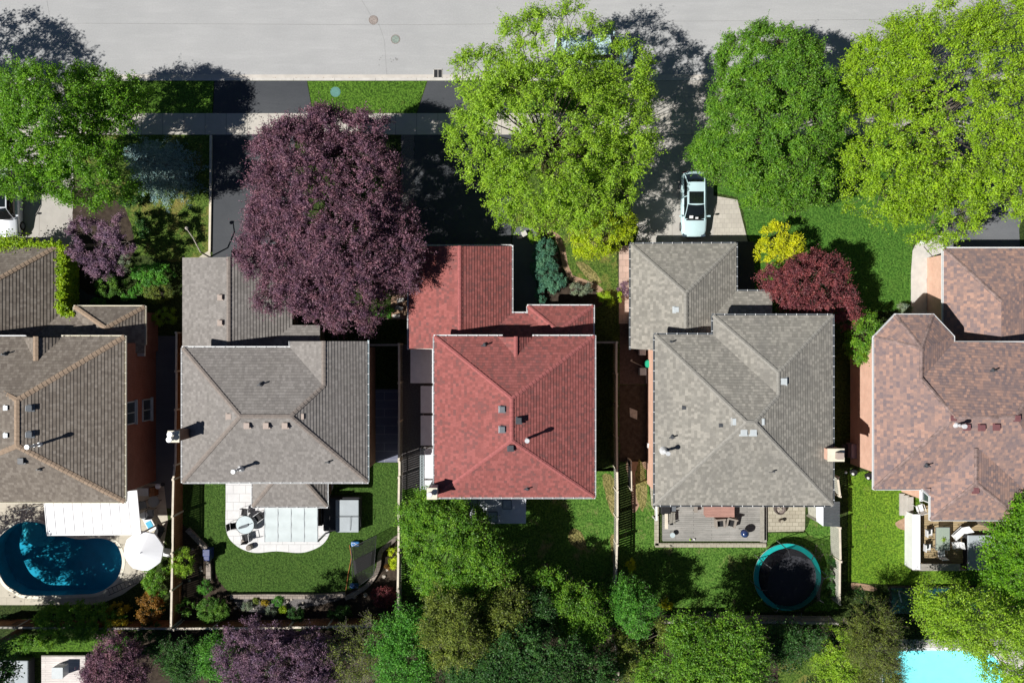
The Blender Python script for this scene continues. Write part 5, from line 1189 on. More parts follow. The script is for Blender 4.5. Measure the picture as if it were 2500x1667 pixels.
o = thing('market_umbrella', 'folded grey parasol lying across the round glass table', 'umbrella', (c.x,c.y,.76)); m = MB()
m.add([(c.x-.48,c.y-.22,.80),(c.x-.38,c.y-.10,.86),(c.x+.22,c.y+.10,.84),(c.x+.26,c.y-.05,.80),(c.x+.1,c.y-.17,.78),(c.x-.42,c.y-.30,.77)], [(0,1,2,3,4,5)]); m.build('canopy', M['gmetal'], o)
m = MB(); m.tube([(c.x-.45,c.y-.22,.79),(c.x+.5,c.y+.12,.80)], .02, 8); m.build('pole', M['dmetal'], o)
for px, py, lb in ((594,1322,'round taupe wicker stool nearest the glass table'),(607,1337,'round taupe wicker stool nearest the patio edge')):
    c = W(px,py,.4); o = thing('wicker_stool', lb, 'stool', (c.x,c.y,.014), 'round wicker stools'); m = MB(); m.lathe((c.x,c.y,.014), [(.0,.0),(.19,.0),(.215,.1),(.215,.34),(.2,.40)], 24); m.build('body', M['taupe'], o)
    m = MB(); m.cyl(c, .40, .45, .195, n=24); m.cyl(c, .45, .47, .12, n=20); m.build('cushion', M['taupe'], o)
# retractable canopy pergola
o = thing('pergola', 'pergola with a pale grey four bay sliding fabric canopy', 'pergola', at(711,1285)); z = 2.35
c0 = W(647,1238,z); c1 = W(776,1321,z); x0, x1, y1, y0 = c0.x, c1.x, c0.y, c1.y
for a, b in ((x0,y0),(x1,y0),(x0,y1),(x1,y1)): MB().box((a,b,z/2), (.10,.10,z)).build('post', M['gmetal'], o)
for k in range(5):
    x = x0+(x1-x0)*k/4; MB().box((x,(y0+y1)/2,z+.03), (.045,y1-y0+.06,.09)).build('rafter', M['gmetal'], o)
for y in (y0,y1): MB().box(((x0+x1)/2,y,z-.05), (x1-x0,.06,.10)).build('beam', M['gmetal'], o)
m = MB()
for k in range(4):
    xa = x0+(x1-x0)*k/4+.03; xb = x0+(x1-x0)*(k+1)/4-.03; n = 12; vs = []; fs = []
    for i in range(n+1):
        t = i/n; y = y0+(y1-y0)*t; zz = z+.10-.05*abs(math.sin(t*math.pi*3)); vs += [(xa,y,zz),(xb,y,zz)]
    fs = [(2*i,2*i+1,2*i+3,2*i+2) for i in range(n)]; m.add(vs, fs)
m.build('canopy', M['fabblue'], o, smooth=True)
# hot tub of house 2
o = thing('hot_tub', 'dark sided hot tub with pale grey cover beside the sliding canopy', 'hot tub', at(820,1260)); z = .95
c0 = W(790,1214,z); c1 = W(884,1298,z); m = MB(); m.box(((c0.x+c1.x)/2-.12,(c0.y+c1.y)/2,z/2-.06), (c1.x-c0.x-.1,c0.y-c1.y,z-.12)); m.build('cabinet', M['spadark'], o, bevel=.1)
cc = W(848,1259,z); m = MB(); m.box((cc.x,cc.y,z), (1.68,2.35,.12)); m.build('cover', M['spa'], o, bevel=.09)
m = MB(); a = W(821,1262,z+.3); b = W(878,1262,z+.3); m.tube([(a.x-.5,a.y,1.12),(a.x,a.y,1.14),(b.x,b.y,1.14),(b.x+.02,b.y-.75,.95)], .02, 6); m.tube([(cc.x+.25,a.y,1.12),(cc.x+.22,a.y-1.0,1.06)], .015, 6); m.build('cover_lifter', M['dmetal'], o)
c = W(775,1262,.9); o = thing('planter_box', 'dark shaded planter between the canopy and the hot tub', 'planter', at(783,1252)); MB().box(((c.x),c.y+.2,.4), (.6,1.7,.8)).build('box', M['spadark'], o)
m = MB(); m.box((c.x,c.y+.2,.79), (.5,1.6,.04)); m.build('soil', M['soil'], o)
# rebounder goal
o = thing('football_rebounder', 'black net rebounder frame with orange legs on the even lawn', 'sports net', at(880,1380)); m = MB()
A = [W(853,1330,.1), W(858,1360,.1), W(850,1400,.1), W(843,1450,.1)]; m.tube([(*a[:2],.08) for a in A], .025, 6); m.build('base_frame', M['orange'], o)
q = [W(857,1336,.2), W(919,1307,1.9), W(912,1403,1.9), W(862,1440,.2)]
m = MB(); m.tube([q[0],q[1],q[2],q[3],q[0]], .022, 6); m.tube([q[1],(q[0]+q[3])/2,q[2]], .012, 5); m.build('frame', M['dmetal'], o)
m = MB(); m.add(q, [(0,1,2,3)]); m.build('net', M['netgrey'], o)
def lerp4(u, v): return (q[0]*(1-u)+q[1]*u)*(1-v)+(q[3]*(1-u)+q[2]*u)*v
m = MB(); m.add([lerp4(.05,.32)+Vector((0,0,.02)),lerp4(.86,.36)+Vector((0,0,.02)),lerp4(.84,.70)+Vector((0,0,.02)),lerp4(.1,.68)+Vector((0,0,.02))], [(0,1,2,3)]); m.build('target_sheet', M['black'], o)
for px, py, lb in ((867,1328,'blue and white sandbag cover at the top of the black rebounder'),(864,1430,'blue plastic weight at the foot of the black rebounder')):
    c = W(px,py,.3); o = thing('weight_bag', lb, 'bag', (c.x,c.y,0), 'blue weights on the rebounder'); MB().box((c.x,c.y,.18), (.62,.38,.26)).build('sack', M['blue'], o, bevel=.08)
    m = MB()
    for k in range(7): m.box((c.x+random.uniform(-.22,.22),c.y+random.uniform(-.12,.12),.315), (.12,.035,.012), rz=random.uniform(-.6,.6))
    m.build('white_straps', M['white'], o)
c = W(510,1348,.5); o = thing('blue_bin', 'dark blue covered bin at the left border of the even lawn', 'bin', (c.x,c.y,0)); m = MB(); m.box((c.x,c.y-.1,.5), (.45,.8,.9)); m.build('body', plain('navy_plastic', (.015,.03,.14), .4, .25, 6, .5), o, bevel=.06); m = MB(); m.box((c.x,c.y+.1,.98), (.5,.5,.08)); m.build('lid', MATS['navy_plastic'], o, bevel=.03)
# garden rocks
for k, (x, y, s_) in enumerate(((588,1471,.16),(640,1462,.12),(701,1466,.30),(712,1462,.2),(775,1459,.18),(945,1388,.28),(938,1406,.30),(470,1340,.16),(490,1385,.2),(492,1392,.2),(463,1416,.2),(866,1455,.3),(892,1452,.32),(880,1440,.3),(655,1477,.15),(575,1485,.14),(620,1485,.16),(740,1470,.18))):
    c = W(x,y,0); m = MB(); n = 7; R = [random.uniform(.7,1.15)*s_/2*1.3 for _ in range(n)]
    vs = [(c.x+R[i]*math.cos(6.28*i/n),c.y+R[i]*math.sin(6.28*i/n),0) for i in range(n)]+[(c.x+R[i]*.7*math.cos(6.28*i/n+.2),c.y+R[i]*.7*math.sin(6.28*i/n+.2),s_*.5+random.uniform(-.03,.03)) for i in range(n)]
    m.add(vs, [tuple(range(n,2*n))]+[(i,(i+1)%n,n+(i+1)%n,n+i) for i in range(n)]); r = m.build('garden_rock', M['stone'])
    lbs = ['pale rock at the left of the stony bed','small rock above the brown plant','large flat brown rock right of the fresh green plant','rock beside the large flat brown one','grey rock at the right of the stony bed','white rock in the right garden bed','triangular pale rock in the right garden bed','small pale stone near the left fence bed','upper stone of a pair in the left bed','lower stone of a pair in the left bed','grey stone left of the spiky shrub','slab of grey stone below the rebounder','long pale slab right of the rebounder foot','slab at the lower right bend of the border','small rock below the gold plant','lowest small rock left of the grey green plant','rock below the grey green plant','rock in front of the shaded dark shrub']
    tag(r, lbs[k], 'rock', 'rocks in the garden bed')
# side canopy panels of house 3
G3 = 'flat pale side roof panels left of the red roof'
for k, (x0_, y0_, x1_, y1_, lb) in enumerate(((1002,852,1075,935,'widest shaded flat side roof panel left of the red roof'),(1027,942,1075,1008,'second shaded flat roof panel from the top, left of the red roof'),(1027,1014,1075,1087,'third flat roof panel from the top, left of the red roof'),(1037,1095,1075,1167,'sunlit white flat roof panel beside a lattice strip'),(1037,1172,1075,1212,'sunlit white flat roof panel nearest the chimney'))):
    z = 1.25; a = W(x0_,y0_,z); b = W(x1_,y1_,z); o = thing('side_canopy', lb, 'canopy', ((a.x+b.x)/2,(a.y+b.y)/2,0), G3)
    MB().box(((a.x+b.x)/2,(a.y+b.y)/2,z), (b.x-a.x,a.y-b.y,.06)).build('roof_panel', M['slate'], o)
    for yy in (a.y-.06,b.y+.06): MB().box((a.x+.06,yy,z/2), (.08,.08,z-.05)).build('post', M['white'], o)
z = 1.3; a = W(1026,1094,z); b = W(1034,1212,z); o = thing('lattice_screen', 'narrow blue grey lattice strip beside the white roof panels', 'trellis', (a.x,a.y,0)); m = MB(); n = 30
for k in range(n):
    ya = a.y+(b.y-a.y)*k/n; yb = a.y+(b.y-a.y)*(k+1)/n; m.beam((a.x,ya,z),(b.x,yb,z), .02); m.beam((a.x,yb,z),(b.x,ya,z), .02)
for x in (a.x,b.x): m.beam((x,a.y,z),(x,b.y,z), .03)
m.build('lattice', M['bmetal'], o)
for y in (a.y,(a.y+b.y)/2,b.y): MB().box((a.x,y,z/2), (.07,.07,z)).build('post', M['gmetal'], o)
# sunroom behind house 3
z = 2.7; a = W(1093,1200,z); b = W(1284,1277,z); o = thing('sunroom', 'low white roofed sunroom with skylights behind the red roofed house', 'sunroom', ((a.x+b.x)/2,(a.y+b.y)/2,0))
MB().box(((a.x+b.x)/2,(a.y+b.y)/2,z), (b.x-a.x,a.y-b.y,.12)).build('roof', M['slate'], o); MB().box(((a.x+b.x)/2,(a.y+b.y)/2+.05,z/2-.05), (b.x-a.x-.3,a.y-b.y-.3,z-.12)).build('wall', M['white'], o)
for px, py, w_, h_ in ((1157,1228,.55,.62),(1238,1231,.6,.62),(1194,1262,1.15,.75)):
    c = W(px,py,z+.1); m = MB()
    for s_ in (-1,1): m.box((c.x+s_*w_/2,c.y,z+.10), (.05,h_,.10)); m.box((c.x,c.y+s_*h_/2,z+.10), (w_,.05,.10))
    f = m.build('skylight', M['gmetal'], o); MB().box((c.x,c.y,z+.10), (w_-.05,h_-.05,.04)).build('pane', M['bmetal'], f)
# side yard of house 4
for px, py, lb in ((1569,858,'pale grey box under the lower edge of the grey garage roof'),(1570,907,'pale grey box below the green lidded bin')):
    c = W(px,py,.8); o = thing('storage_bin', lb, 'bin', (c.x,c.y,0), 'bins in the side yard'); m = MB(); m.box((c.x,c.y,.38), (.42,.5,.76)); m.build('body', M['ventgrey'], o, bevel=.04); m = MB(); m.box((c.x,c.y,.79), (.46,.54,.06)); m.build('lid', M['spa'], o, bevel=.02)
c = W(1582,888,.9); o = thing('green_bin', 'bin with a bright green octagonal lid beside the grey house', 'bin', (c.x,c.y,0)); m = MB(); m.cyl(c, 0, .85, .22, .26, 12); m.build('body', M['dmetal'], o); m = MB(); m.cyl(c, .85, .93, .29, .25, 8); m.build('lid', plain('green_lid', (.01,.34,.20), .45, .05, 4), o)
c = W(1555,884,.3); o = thing('garden_hose_reel', 'long thin pale pole lying beside the green lidded bin', 'pole', (c.x,c.y,0)); a = W(1539,880,.3); b = W(1572,896,.3); m = MB(); m.tube([(a.x,a.y,.25),(b.x,b.y,.3)], .03, 6); m.build('shaft', M['stone'], o); m = MB(); m.box((a.x+.1,a.y,.25), (.1,.16,.06)); m.build('bracket', M['stone'], o)
c = W(1595,1087,.6); o = thing('gas_meter', 'white meter box against the left wall of the pale grey roofed house', 'meter', (c.x,c.y,0)); m = MB(); m.box((c.x-.28,c.y,.45), (.35,.35,.5)); m.cyl((c.x-.3,c.y+.1), .7, .85, .1, n=12); m.build('body', M['white'], o, bevel=.03); m = MB(); m.tube([(c.x-.1,c.y-.1,0),(c.x-.1,c.y-.1,.9),(c.x+.2,c.y-.1,.9)], .03, 8); m.build('pipe', M['galv'], o)
c = W(1592,1135,.3); o = thing('rubber_raft', 'black oval tub leaning by the left wall of the pale grey roofed house', 'tub', (c.x,c.y,0)); m = MB(); m.lathe((0,0,0), [(.0,.02),(.26,.02),(.3,.25),(.33,.3),(.30,.31)], 24)
m.v = [(c.x-.05+x,c.y+y*1.9,z) for x,y,z in m.v]; m.build('body', M['black'], o); m = MB(); m.box((c.x-.05,c.y+.55,.3), (.2,.04,.04)); m.build('handle', M['gmetal'], o)
c = W(1546,1009,0); o = MB(); o.add([(c.x-.27,c.y+.42,.02),(c.x-.25,c.y-.22,.02),(c.x+.27,c.y-.44,.02),(c.x+.29,c.y+.2,.02),(c.x-.27,c.y+.42,.06),(c.x-.25,c.y-.22,.06),(c.x+.27,c.y-.44,.06),(c.x+.29,c.y+.2,.06)], [(4,5,6,7),(0,1,5,4),(1,2,6,5),(2,3,7,6),(3,0,4,7)])
tag(o.build('stepping_stone', M['stone']), 'diamond shaped pale slab lying in the shaded side yard', 'stepping stone')
# deck of house 4
z = .35; a = W(1606,1215,z); b = W(1868,1333,z); o = thing('wooden_deck', 'weathered grey plank deck behind the pale grey roofed house', 'deck', ((a.x+b.x)/2,(a.y+b.y)/2,0))
MB().box(((a.x+b.x)/2+.15,(a.y+b.y)/2+.15,z/2), (b.x-a.x-.45,a.y-b.y-.45,z)).build('deck_boards', M['deckgrey'], o)
m = MB(); m.box((a.x-.05,(a.y+b.y)/2,.07), (.30,a.y-b.y,.14)); m.box(((a.x+b.x)/2,b.y+.02,.07), (b.x-a.x+.3,.30,.14)); m.build('pale_edging', M['tanpave'], o)
m = MB(); m.box((b.x-.25,(a.y+b.y)/2+.1,z+.10), (.30,a.y-b.y-.5,.06)); m.box((b.x+.02,(a.y+b.y)/2+.1,.18), (.28,a.y-b.y-.3,.05)); m.build('step', M['wood_grey'], o)
zt = z
c0 = W(1722,1215,1.0); c1 = W(1793,1262,1.0); o = thing('storage_box', 'rose brown slatted storage box against the back wall on the grey deck', 'storage box', ((c0.x+c1.x)/2,(c0.y+c1.y)/2,zt))
MB().box(((c0.x+c1.x)/2,(c0.y+c1.y)/2,.65), (c1.x-c0.x-.06,c0.y-c1.y-.06,.6)).build('body', M['rosebox'], o); MB().box(((c0.x+c1.x)/2,(c0.y+c1.y)/2,.98), (c1.x-c0.x,c0.y-c1.y,.06)).build('lid', M['rosebox'], o)
for px, py, rz, lb in ((1759,1276,.08,'left one of two taupe armchairs on the grey deck'),(1786,1275,-.22,'right one of two taupe armchairs on the grey deck')):
    o = thing('armchair', lb, 'armchair', (0,0,0), 'taupe armchairs on the deck'); w_ = .70
    MB().box((0,-.05,.30), (w_-.16,.52,.10)).build('seat', M['black'], o, bevel=.02)
    for s_ in (-1,1): MB().box((s_*(w_/2-.06),-.02,.30), (.12,.68,.60)).build('armrest', M['taupe'], o, bevel=.02)
    MB().box((0,.28,.42), (w_,.12,.80)).build('backrest', M['taupe'], o, bevel=.02); v = W(px,py,zt+.5); o.location = (v.x,v.y,zt); o.rotation_euler = (0,0,rz)
c = W(1820,1303,zt+.9); o = thing('kettle_barbecue', 'dark blue kettle barbecue near the right end of the grey deck', 'barbecue', (c.x,c.y,zt)); m = MB(); m.lathe((c.x,c.y,zt), [(.05,.42),(.2,.48),(.28,.62),(.29,.72)], 28); m.build('bowl', M['dmetal'], o, smooth=True)
m = MB(); m.lathe((c.x,c.y,zt), [(.295,.72),(.28,.82),(.2,.93),(.09,.98),(.0,.99)], 28); m.box((c.x,c.y,zt+1.02), (.14,.03,.04)); m.build('lid', plain('navy_enamel', (.02,.04,.12), .15, .05, 2, .8), o, smooth=True)
for k in range(3): a_ = .4+2.09*k; MB().tube([(c.x+.16*math.cos(a_),c.y+.16*math.sin(a_),zt+.5),(c.x+.3*math.cos(a_),c.y+.3*math.sin(a_),zt)], .014, 6).build('leg', M['gmetal'], o)
o = thing('gas_barbecue', 'dark covered barbecue in the upper left corner of the grey deck', 'barbecue', at(1625,1243)); c = W(1622,1240,1.2); m = MB(); m.box((c.x+.1,c.y,zt+.5), (.7,.8,.85)); m.build('cabinet', M['black'], o, bevel=.05); m = MB(); m.box((c.x+.65,c.y,zt+.75), (.4,.5,.04)); m.build('side_shelf', M['gmetal'], o)
o = thing('railing', 'white railing post run at the left edge of the grey deck', 'railing', at(1603,1250)); a = W(1602,1222,1.3); b = W(1603,1270,1.3); m = MB(); m.beam((a.x,a.y,1.3),(b.x,b.y,1.3), .14, .05); m.build('hand_rail', M['white'], o)
for k in range(3): y = a.y+(b.y-a.y)*k/2; MB().box((a.x,y,.65), (.08,.08,1.28)).build('post', M['white'], o)
o = thing('garden_bench', 'weathered slatted bench set at an angle at the left of the grey deck', 'bench', at(1640,1268)); c = W(1640,1265,zt+.5)
for k in range(5): MB().beam((c.x-.22+.11*k,c.y+.42,zt+.45-.02*k),(c.x-.2+.11*k,c.y-.42+.03*k,zt+.45-.02*k), .07, .025).build('seat_slat', M['wood_grey'], o)
MB().box((c.x-.40,c.y-.1,zt+.55), (.22,1.3,.06)).build('backrest', M['wood_cap'], o)
for sx in (-.35,.25):
    for sy in (-.38,.38): MB().box((c.x+sx,c.y+sy,zt+.22), (.06,.06,.44)).build('leg', M['wood_grey'], o)
c = W(1642,1306,zt+.4); o = thing('side_table', 'small white patterned table at the lower left of the grey deck', 'table', (c.x,c.y,zt)); m = MB(); m.cyl(c, zt+.38, zt+.42, .19, n=10); m.build('table_top', M['bmetal'], o)
for k in range(3): MB().tube([(c.x+.15*math.cos(2.1*k),c.y+.15*math.sin(2.1*k),zt+.38),(c.x+.2*math.cos(2.1*k),c.y+.2*math.sin(2.1*k),zt)], .012, 5).build('leg', M['dmetal'], o)
c = W(1699,1240,zt+.45); o = thing('low_table', 'narrow taupe side table left of the rose storage box', 'table', (c.x,c.y,zt)); MB().box((c.x,c.y,zt+.42), (.26,.62,.05)).build('table_top', M['taupe'], o); [MB().box((c.x+sx,c.y+sy,zt+.2), (.05,.05,.4)).build('leg', M['taupe'], o) for sx in (-.09,.09) for sy in (-.26,.26)]
for px, py, mt, lb in ((1685,1317,'g1','green toy ball on the lower edge of the grey deck'),(1695,1316,'g2','white toy ball on the lower edge of the grey deck')):
    c = W(px,py,zt+.06); m = MB(); m.lathe((c.x,c.y,zt), [(.0,.0),(.05,.015),(.075,.07),(.05,.125),(.0,.14)], 14); tag(m.build('toy_ball', plain('green_ball', (.3,.55,.03), .5, .05, 3) if mt == 'g1' else M['white'], None, True), lb, 'ball', 'toy balls on the deck')
# fire pit and stump
c = W(1905,1243,.4); o = thing('fire_pit', 'round rusty fire pit with pale ash and logs on the paver patio', 'fire pit', (c.x,c.y,.012)); m = MB(); m.ring(c, .1, .42, .34, .40, 30); m.build('rim', M['rust'], o); m = MB(); m.cyl(c, .08, .30, .34, n=26); m.build('ash', M['ironpatch'], o)
for k in range(6): a_ = k*1.05; MB().beam((c.x+.22*math.cos(a_),c.y+.22*math.sin(a_),.32),(c.x-.12*math.cos(a_+.5),c.y-.12*math.sin(a_+.5),.40), .06).build('log', M['tanpave'] if k % 2 else M['stone'], o)
for k in range(4): MB().box((c.x+.3*math.cos(1.57*k+.7),c.y+.3*math.sin(1.57*k+.7),.06), (.05,.05,.12)).build('foot', M['rust'], o)
c = W(1910,1273,.4); o = thing('log_stool', 'pale log stool below the fire pit', 'stool', (c.x,c.y,.012)); m = MB(); m.cyl(c, .01, .38, .15, .13, 14); m.build('trunk', M['bark'], o); m = MB(); m.cyl(c, .38, .395, .125, n=14); m.build('cut_face', M['tanpave'], o)
# shed between houses 4 and 5
o = thing('garden_shed', 'small shed with one white and one dark grey roof slope beside the right fence', 'shed', at(2020,1255)); z = 2.0; zr = 2.5
a = W(1992,1225,z); r0 = W(2010,1224,zr); r1_ = W(2010,1284,zr); b = W(1994,1272,z); cc_ = W(2050,1224,z); dd = W(2050,1286,z)
m = MB(); m.add([a,b,r1_,r0,a-Vector((0,0,.05)),b-Vector((0,0,.05)),r1_-Vector((0,0,.05)),r0-Vector((0,0,.05))], [(0,1,2,3),(4,7,6,5),(0,4,5,1),(1,5,6,2),(3,7,4,0)]); m.build('roof_slope', M['slate'], o)
m = MB(); n = 9
for k in range(n):
    u0, u1 = k/n, (k+1)/n-.012; q0, q1 = r0.lerp(r1_,u0), r0.lerp(r1_,u1); p0, p1 = cc_.lerp(dd,u0), cc_.lerp(dd,u1); up = Vector((0,0,.05)); m.add([q0,q1,p1,p0,q0+up*.2,q1+up,p1+up,p0+up*.2], [(4,5,6,7),(0,1,5,4),(1,2,6,5),(2,3,7,6),(3,0,4,7)])
m.build('roof_slope', M['gmetal'], o); MB().prism([(a.x+.12,a.y-.1),(cc_.x-.1,cc_.y-.1),(dd.x-.1,dd.y+.12),(r1_.x-.3,r1_.y+.2),(b.x+.15,b.y+.1)], 0, 1.98).build('wall', M['wood_pale'], o)
# trampoline
zc = .9; c = W(1922,1408,zc); o = thing('trampoline', 'large round trampoline with teal padding and black net', 'trampoline', (c.x,c.y,0)); R = 2.42
m = MB(); m.cyl(c, zc-.03, zc-.01, R-.33, n=56); m.build('jumping_mat', M['mat'], o)
m = MB(); m.ring(c, zc-.01, zc+.05, R-.34, R, 60); m.build('padding', M['teal'], o, bevel=.01)
m = MB(); m.ring(c, zc-.08, zc-.03, R-.06, R, 48); m.build('frame', M['galv'], o)
n = 8; top = []
for k in range(n):
    a_ = .2+k*2*math.pi/n; p = Vector((c.x+(R+.05)*math.cos(a_),c.y+(R+.05)*math.sin(a_),0)); t_ = Vector((c.x+(R-.02)*math.cos(a_),c.y+(R-.02)*math.sin(a_),2.45))
    tin = Vector((c.x+(R-.38)*math.cos(a_),c.y+(R-.38)*math.sin(a_),2.62)); m = MB(); m.tube([p,p+Vector((0,0,1.2)),t_,tin], .03, 8); m.build('pole', M['dmetal'], o); top.append(tin)
    m = MB(); m.tube([p, p+Vector((.0,.0,zc))], .03, 6); m.build('leg', M['galv'], o)
m = MB(); vs = []; fs = []; nn_ = n*4
for i in range(nn_):
    k = i//4; f = (i % 4)/4; tp = top[k].lerp(top[(k+1)%n], f); tp.z -= .22*math.sin(f*math.pi); a_ = math.atan2(tp.y-c.y, tp.x-c.x); bt = Vector((c.x+(R-.34)*math.cos(a_),c.y+(R-.34)*math.sin(a_),zc)); vs += [bt, bt.lerp(tp,.5), tp]
for i in range(nn_): a_, b_ = 3*i, 3*((i+1)%nn_); fs += [(a_,b_,b_+1,a_+1),(a_+1,b_+1,b_+2,a_+2)]
m.add(vs, fs); m.build('net', M['net'], o, smooth=True)
c = W(1995,1355,.2); m = MB()
for k in range(40): m.box((c.x+random.gauss(0,.32),c.y+random.gauss(0,.28),random.uniform(.02,.2)), (random.uniform(.1,.35),.02,.02), M=Matrix.Rotation(random.random()*3,3,'Z') @ Matrix.Rotation(random.uniform(-.5,.5),3,'Y'))
tag(m.build('brush_pile', M['barkl']), 'pile of dry grey twigs between trampoline and right fence', 'twig pile', kind='stuff')
c = W(1735,1503,.5); o = thing('plastic_tub', 'pale round tub in deep shade at the back of the trampoline garden', 'tub', (c.x,c.y,0)); m = MB(); m.lathe((c.x,c.y,0), [(.0,.03),(.2,.03),(.26,.4),(.29,.42),(.27,.43)], 22); m.build('body', M['ventgrey'], o); m = MB(); m.ring(c, .40, .44, .26, .30, 22); m.build('rim', M['gmetal'], o)
# side of house 5
c = W(2078,1101,1.0); o = thing('covered_grill', 'purple brown covered grill in the shade between the two right houses', 'barbecue', (c.x,c.y,0)); m = MB(); m.box((c.x+.2,c.y,.62), (.45,1.05,.95)); m.build('cover', M['ventmaroon'] if 0 else plain('mauve_grill_cover', (.24,.17,.20), .6, .1, 3), o, bevel=.05)
m = MB(); m.box((c.x-.28,c.y,.55), (.4,.9,.05)); m.build('side_shelf', M['black'], o)
for sy in (-.4,.4): MB().box((c.x+.2,c.y+sy,.08), (.3,.05,.16)).build('leg', M['dmetal'], o)
for px, py, lb in ((2085,1153,'black and white pot by the corner of the salmon wall'),(2122,1163,'black round planter under the mottled roof edge')):
    c = W(px,py,.4); o = thing('plant_pot', lb, 'pot', (c.x,c.y,0), 'pots by the salmon wall'); m = MB(); m.lathe((c.x,c.y,0), [(.0,.02),(.18,.02),(.24,.35),(.27,.38),(.22,.39),(.2,.3),(.0,.3)], 20); m.build('bowl', M['black'], o); m = MB(); m.lathe((c.x-.05,c.y-.12,.3), [(.0,.12),(.08,.1),(.11,.04),(.1,.0)], 14); m.build('white_ball', M['white'], o)
c = W(2068,1154,.3); o = MB(); o.lathe((c.x,c.y,0), [(.0,.0),(.08,.02),(.11,.1),(.08,.18),(.0,.2)], 14); tag(o.build('garden_ball', M['white'], None, True), 'small white ball on the grass left of the black pots', 'ball')
# deck of house 5
z = .45; a = W(2250,1235,z); b = W(2480,1375,z); o = thing('wooden_deck', 'tan plank deck with glass table behind the mottled roofed house', 'deck', ((a.x+b.x)/2,(a.y+b.y)/2,0)); MB().box(((a.x+b.x)/2,(a.y+b.y)/2,z/2), (b.x-a.x,a.y-b.y,z)).build('deck_boards', M['decktan'], o)
m = MB(); p = W(2237,1255,1.25); q_ = W(2237,1390,1.25); zz = 1.25; c1_ = W(2356,1390,1.2)
m.box((p.x,(p.y+q_.y)/2,zz), (.55,p.y-q_.y,.05)); m.build('wide_rail', M['fabwhite'], o); m = MB(); m.box((p.x-.2,(p.y+q_.y)/2,zz/2), (.04,p.y-q_.y,zz)); m.build('parapet', M['white'], o)
m = MB(); m.box(((p.x+c1_.x)/2-.02,c1_.y+.16,1.14), (c1_.x-p.x-.58,.50,.05)); m.build('wide_rail', M['wood_grey'], o); m = MB(); m.box(((p.x+c1_.x)/2,c1_.y-.06,.57), (c1_.x-p.x+.3,.04,1.12)); m.build('parapet', M['wood_grey'], o)
for k in range(3): MB().box((W(2200+8*k,1230,.15)[0]+.1,W(0,1230)[1],.08+.14*k), (.36,1.6-.2*k,.16)).build('step', M['concdrive'], o)
c = W(2302,1315,1.2); o = thing('glass_table', 'rectangular glass table with green centrepiece on the tan deck', 'table', (c.x,c.y,z)); gm = netmat('table_glass', (.35,.42,.36), .7); MB().box((c.x,c.y,z+.72), (1.0,1.65,.02)).build('table_top', gm, o)
m = MB()
for s_ in (-1,1): m.box((c.x+s_*.5,c.y,z+.72), (.03,1.65,.035)); m.box((c.x,c.y+s_*.82,z+.72), (1.0,.03,.035))
m.build('rim', M['gmetal'], o)
for sx in (-.42,.42):
    for sy in (-.72,.72): MB().box((c.x+sx,c.y+sy,z+.36), (.04,.04,.7)).build('leg', M['gmetal'], o)
m = MB(); m.cyl((c.x,c.y-.05), z+.74, z+.80, .08, .05, 12); ct = thing('table_plant', 'tiny yellow green plant in the middle of the glass table', 'plant', (c.x,c.y-.05,z+.74)); m.build('dish', M['white'], ct)
pq = np.array([c.x,c.y-.05,z+.84])+RNG.normal(size=(160,3))*np.array([.07,.07,.03]); V, F = leaves(pq, unit(rdir(160)+np.array([0,0,.6])), .07, .4); np_mesh('leaves', V, F, LM['ivy'], ct)
GD = 'white seated chairs round the glass table'
for px, py, rz, lb in ((2267,1299,-1.57,'white padded chair upper left of the glass table'),(2263,1335,-1.62,'white padded chair lower left of the glass table'),(2298,1350,.05,'white padded chair below the glass table'),(2333,1330,1.75,'white padded chair lower right of the glass table')):
    chair('deck_chair', lb, at(px,py,z,z+.4), rz, 'white', 'dmetal', group=GD)
c = W(2340,1302,z+.4); o = chair('recliner', 'reclined white lounger right of the glass table', (c.x,c.y,z), 2.3, 'white', 'dmetal', w=.62, d=1.0, hb=1.15, recl=.55, cat='lounger')
c = W(2245,1240,z+.4); chair('folding_chair', 'white folding chair at the top of the tan deck steps', (c.x,c.y,z), .3, 'white', 'white', group=GD)
o = thing('hot_tub', 'hot tub with dappled grey cover at the right of the tan deck', 'hot tub', at(2400,1350)); z2 = 1.05; c = W(2404,1348,z2); MB().box((c.x,c.y,z2/2-.05), (2.45,2.45,z2-.1)).build('cabinet', M['spadark'], o, bevel=.15); MB().box((c.x,c.y,z2), (2.5,2.5,.12)).build('cover', M['spa'], o, bevel=.14)
c = W(2280,1465,.4); o = thing('covered_pool', 'dark teal covered pool in deep shade behind the yellow green lawn', 'pool cover', (c.x,c.y,0)); m = MB(); m.box((c.x+.6,c.y,.22), (7.6,2.0,.42)); m.build('side', M['spadark'], o, bevel=.1); m = MB(); m.box((c.x+.6,c.y,.445), (7.4,1.8,.03)); m.build('cover', plain('dark_teal_tarp', (.01,.06,.08), .3, .2, 1.2, .6), o)
m = MB()
for dx in (-2.6,-1.0,.5,2.2): m.tube([(c.x+dx,c.y+.7,.47),(c.x+dx+.2,c.y-.1,.48)], .05, 6)
m.build('reflection_streak', M['bmetal'], o)  # blue-grey strips stand in for reflections on the dark cover
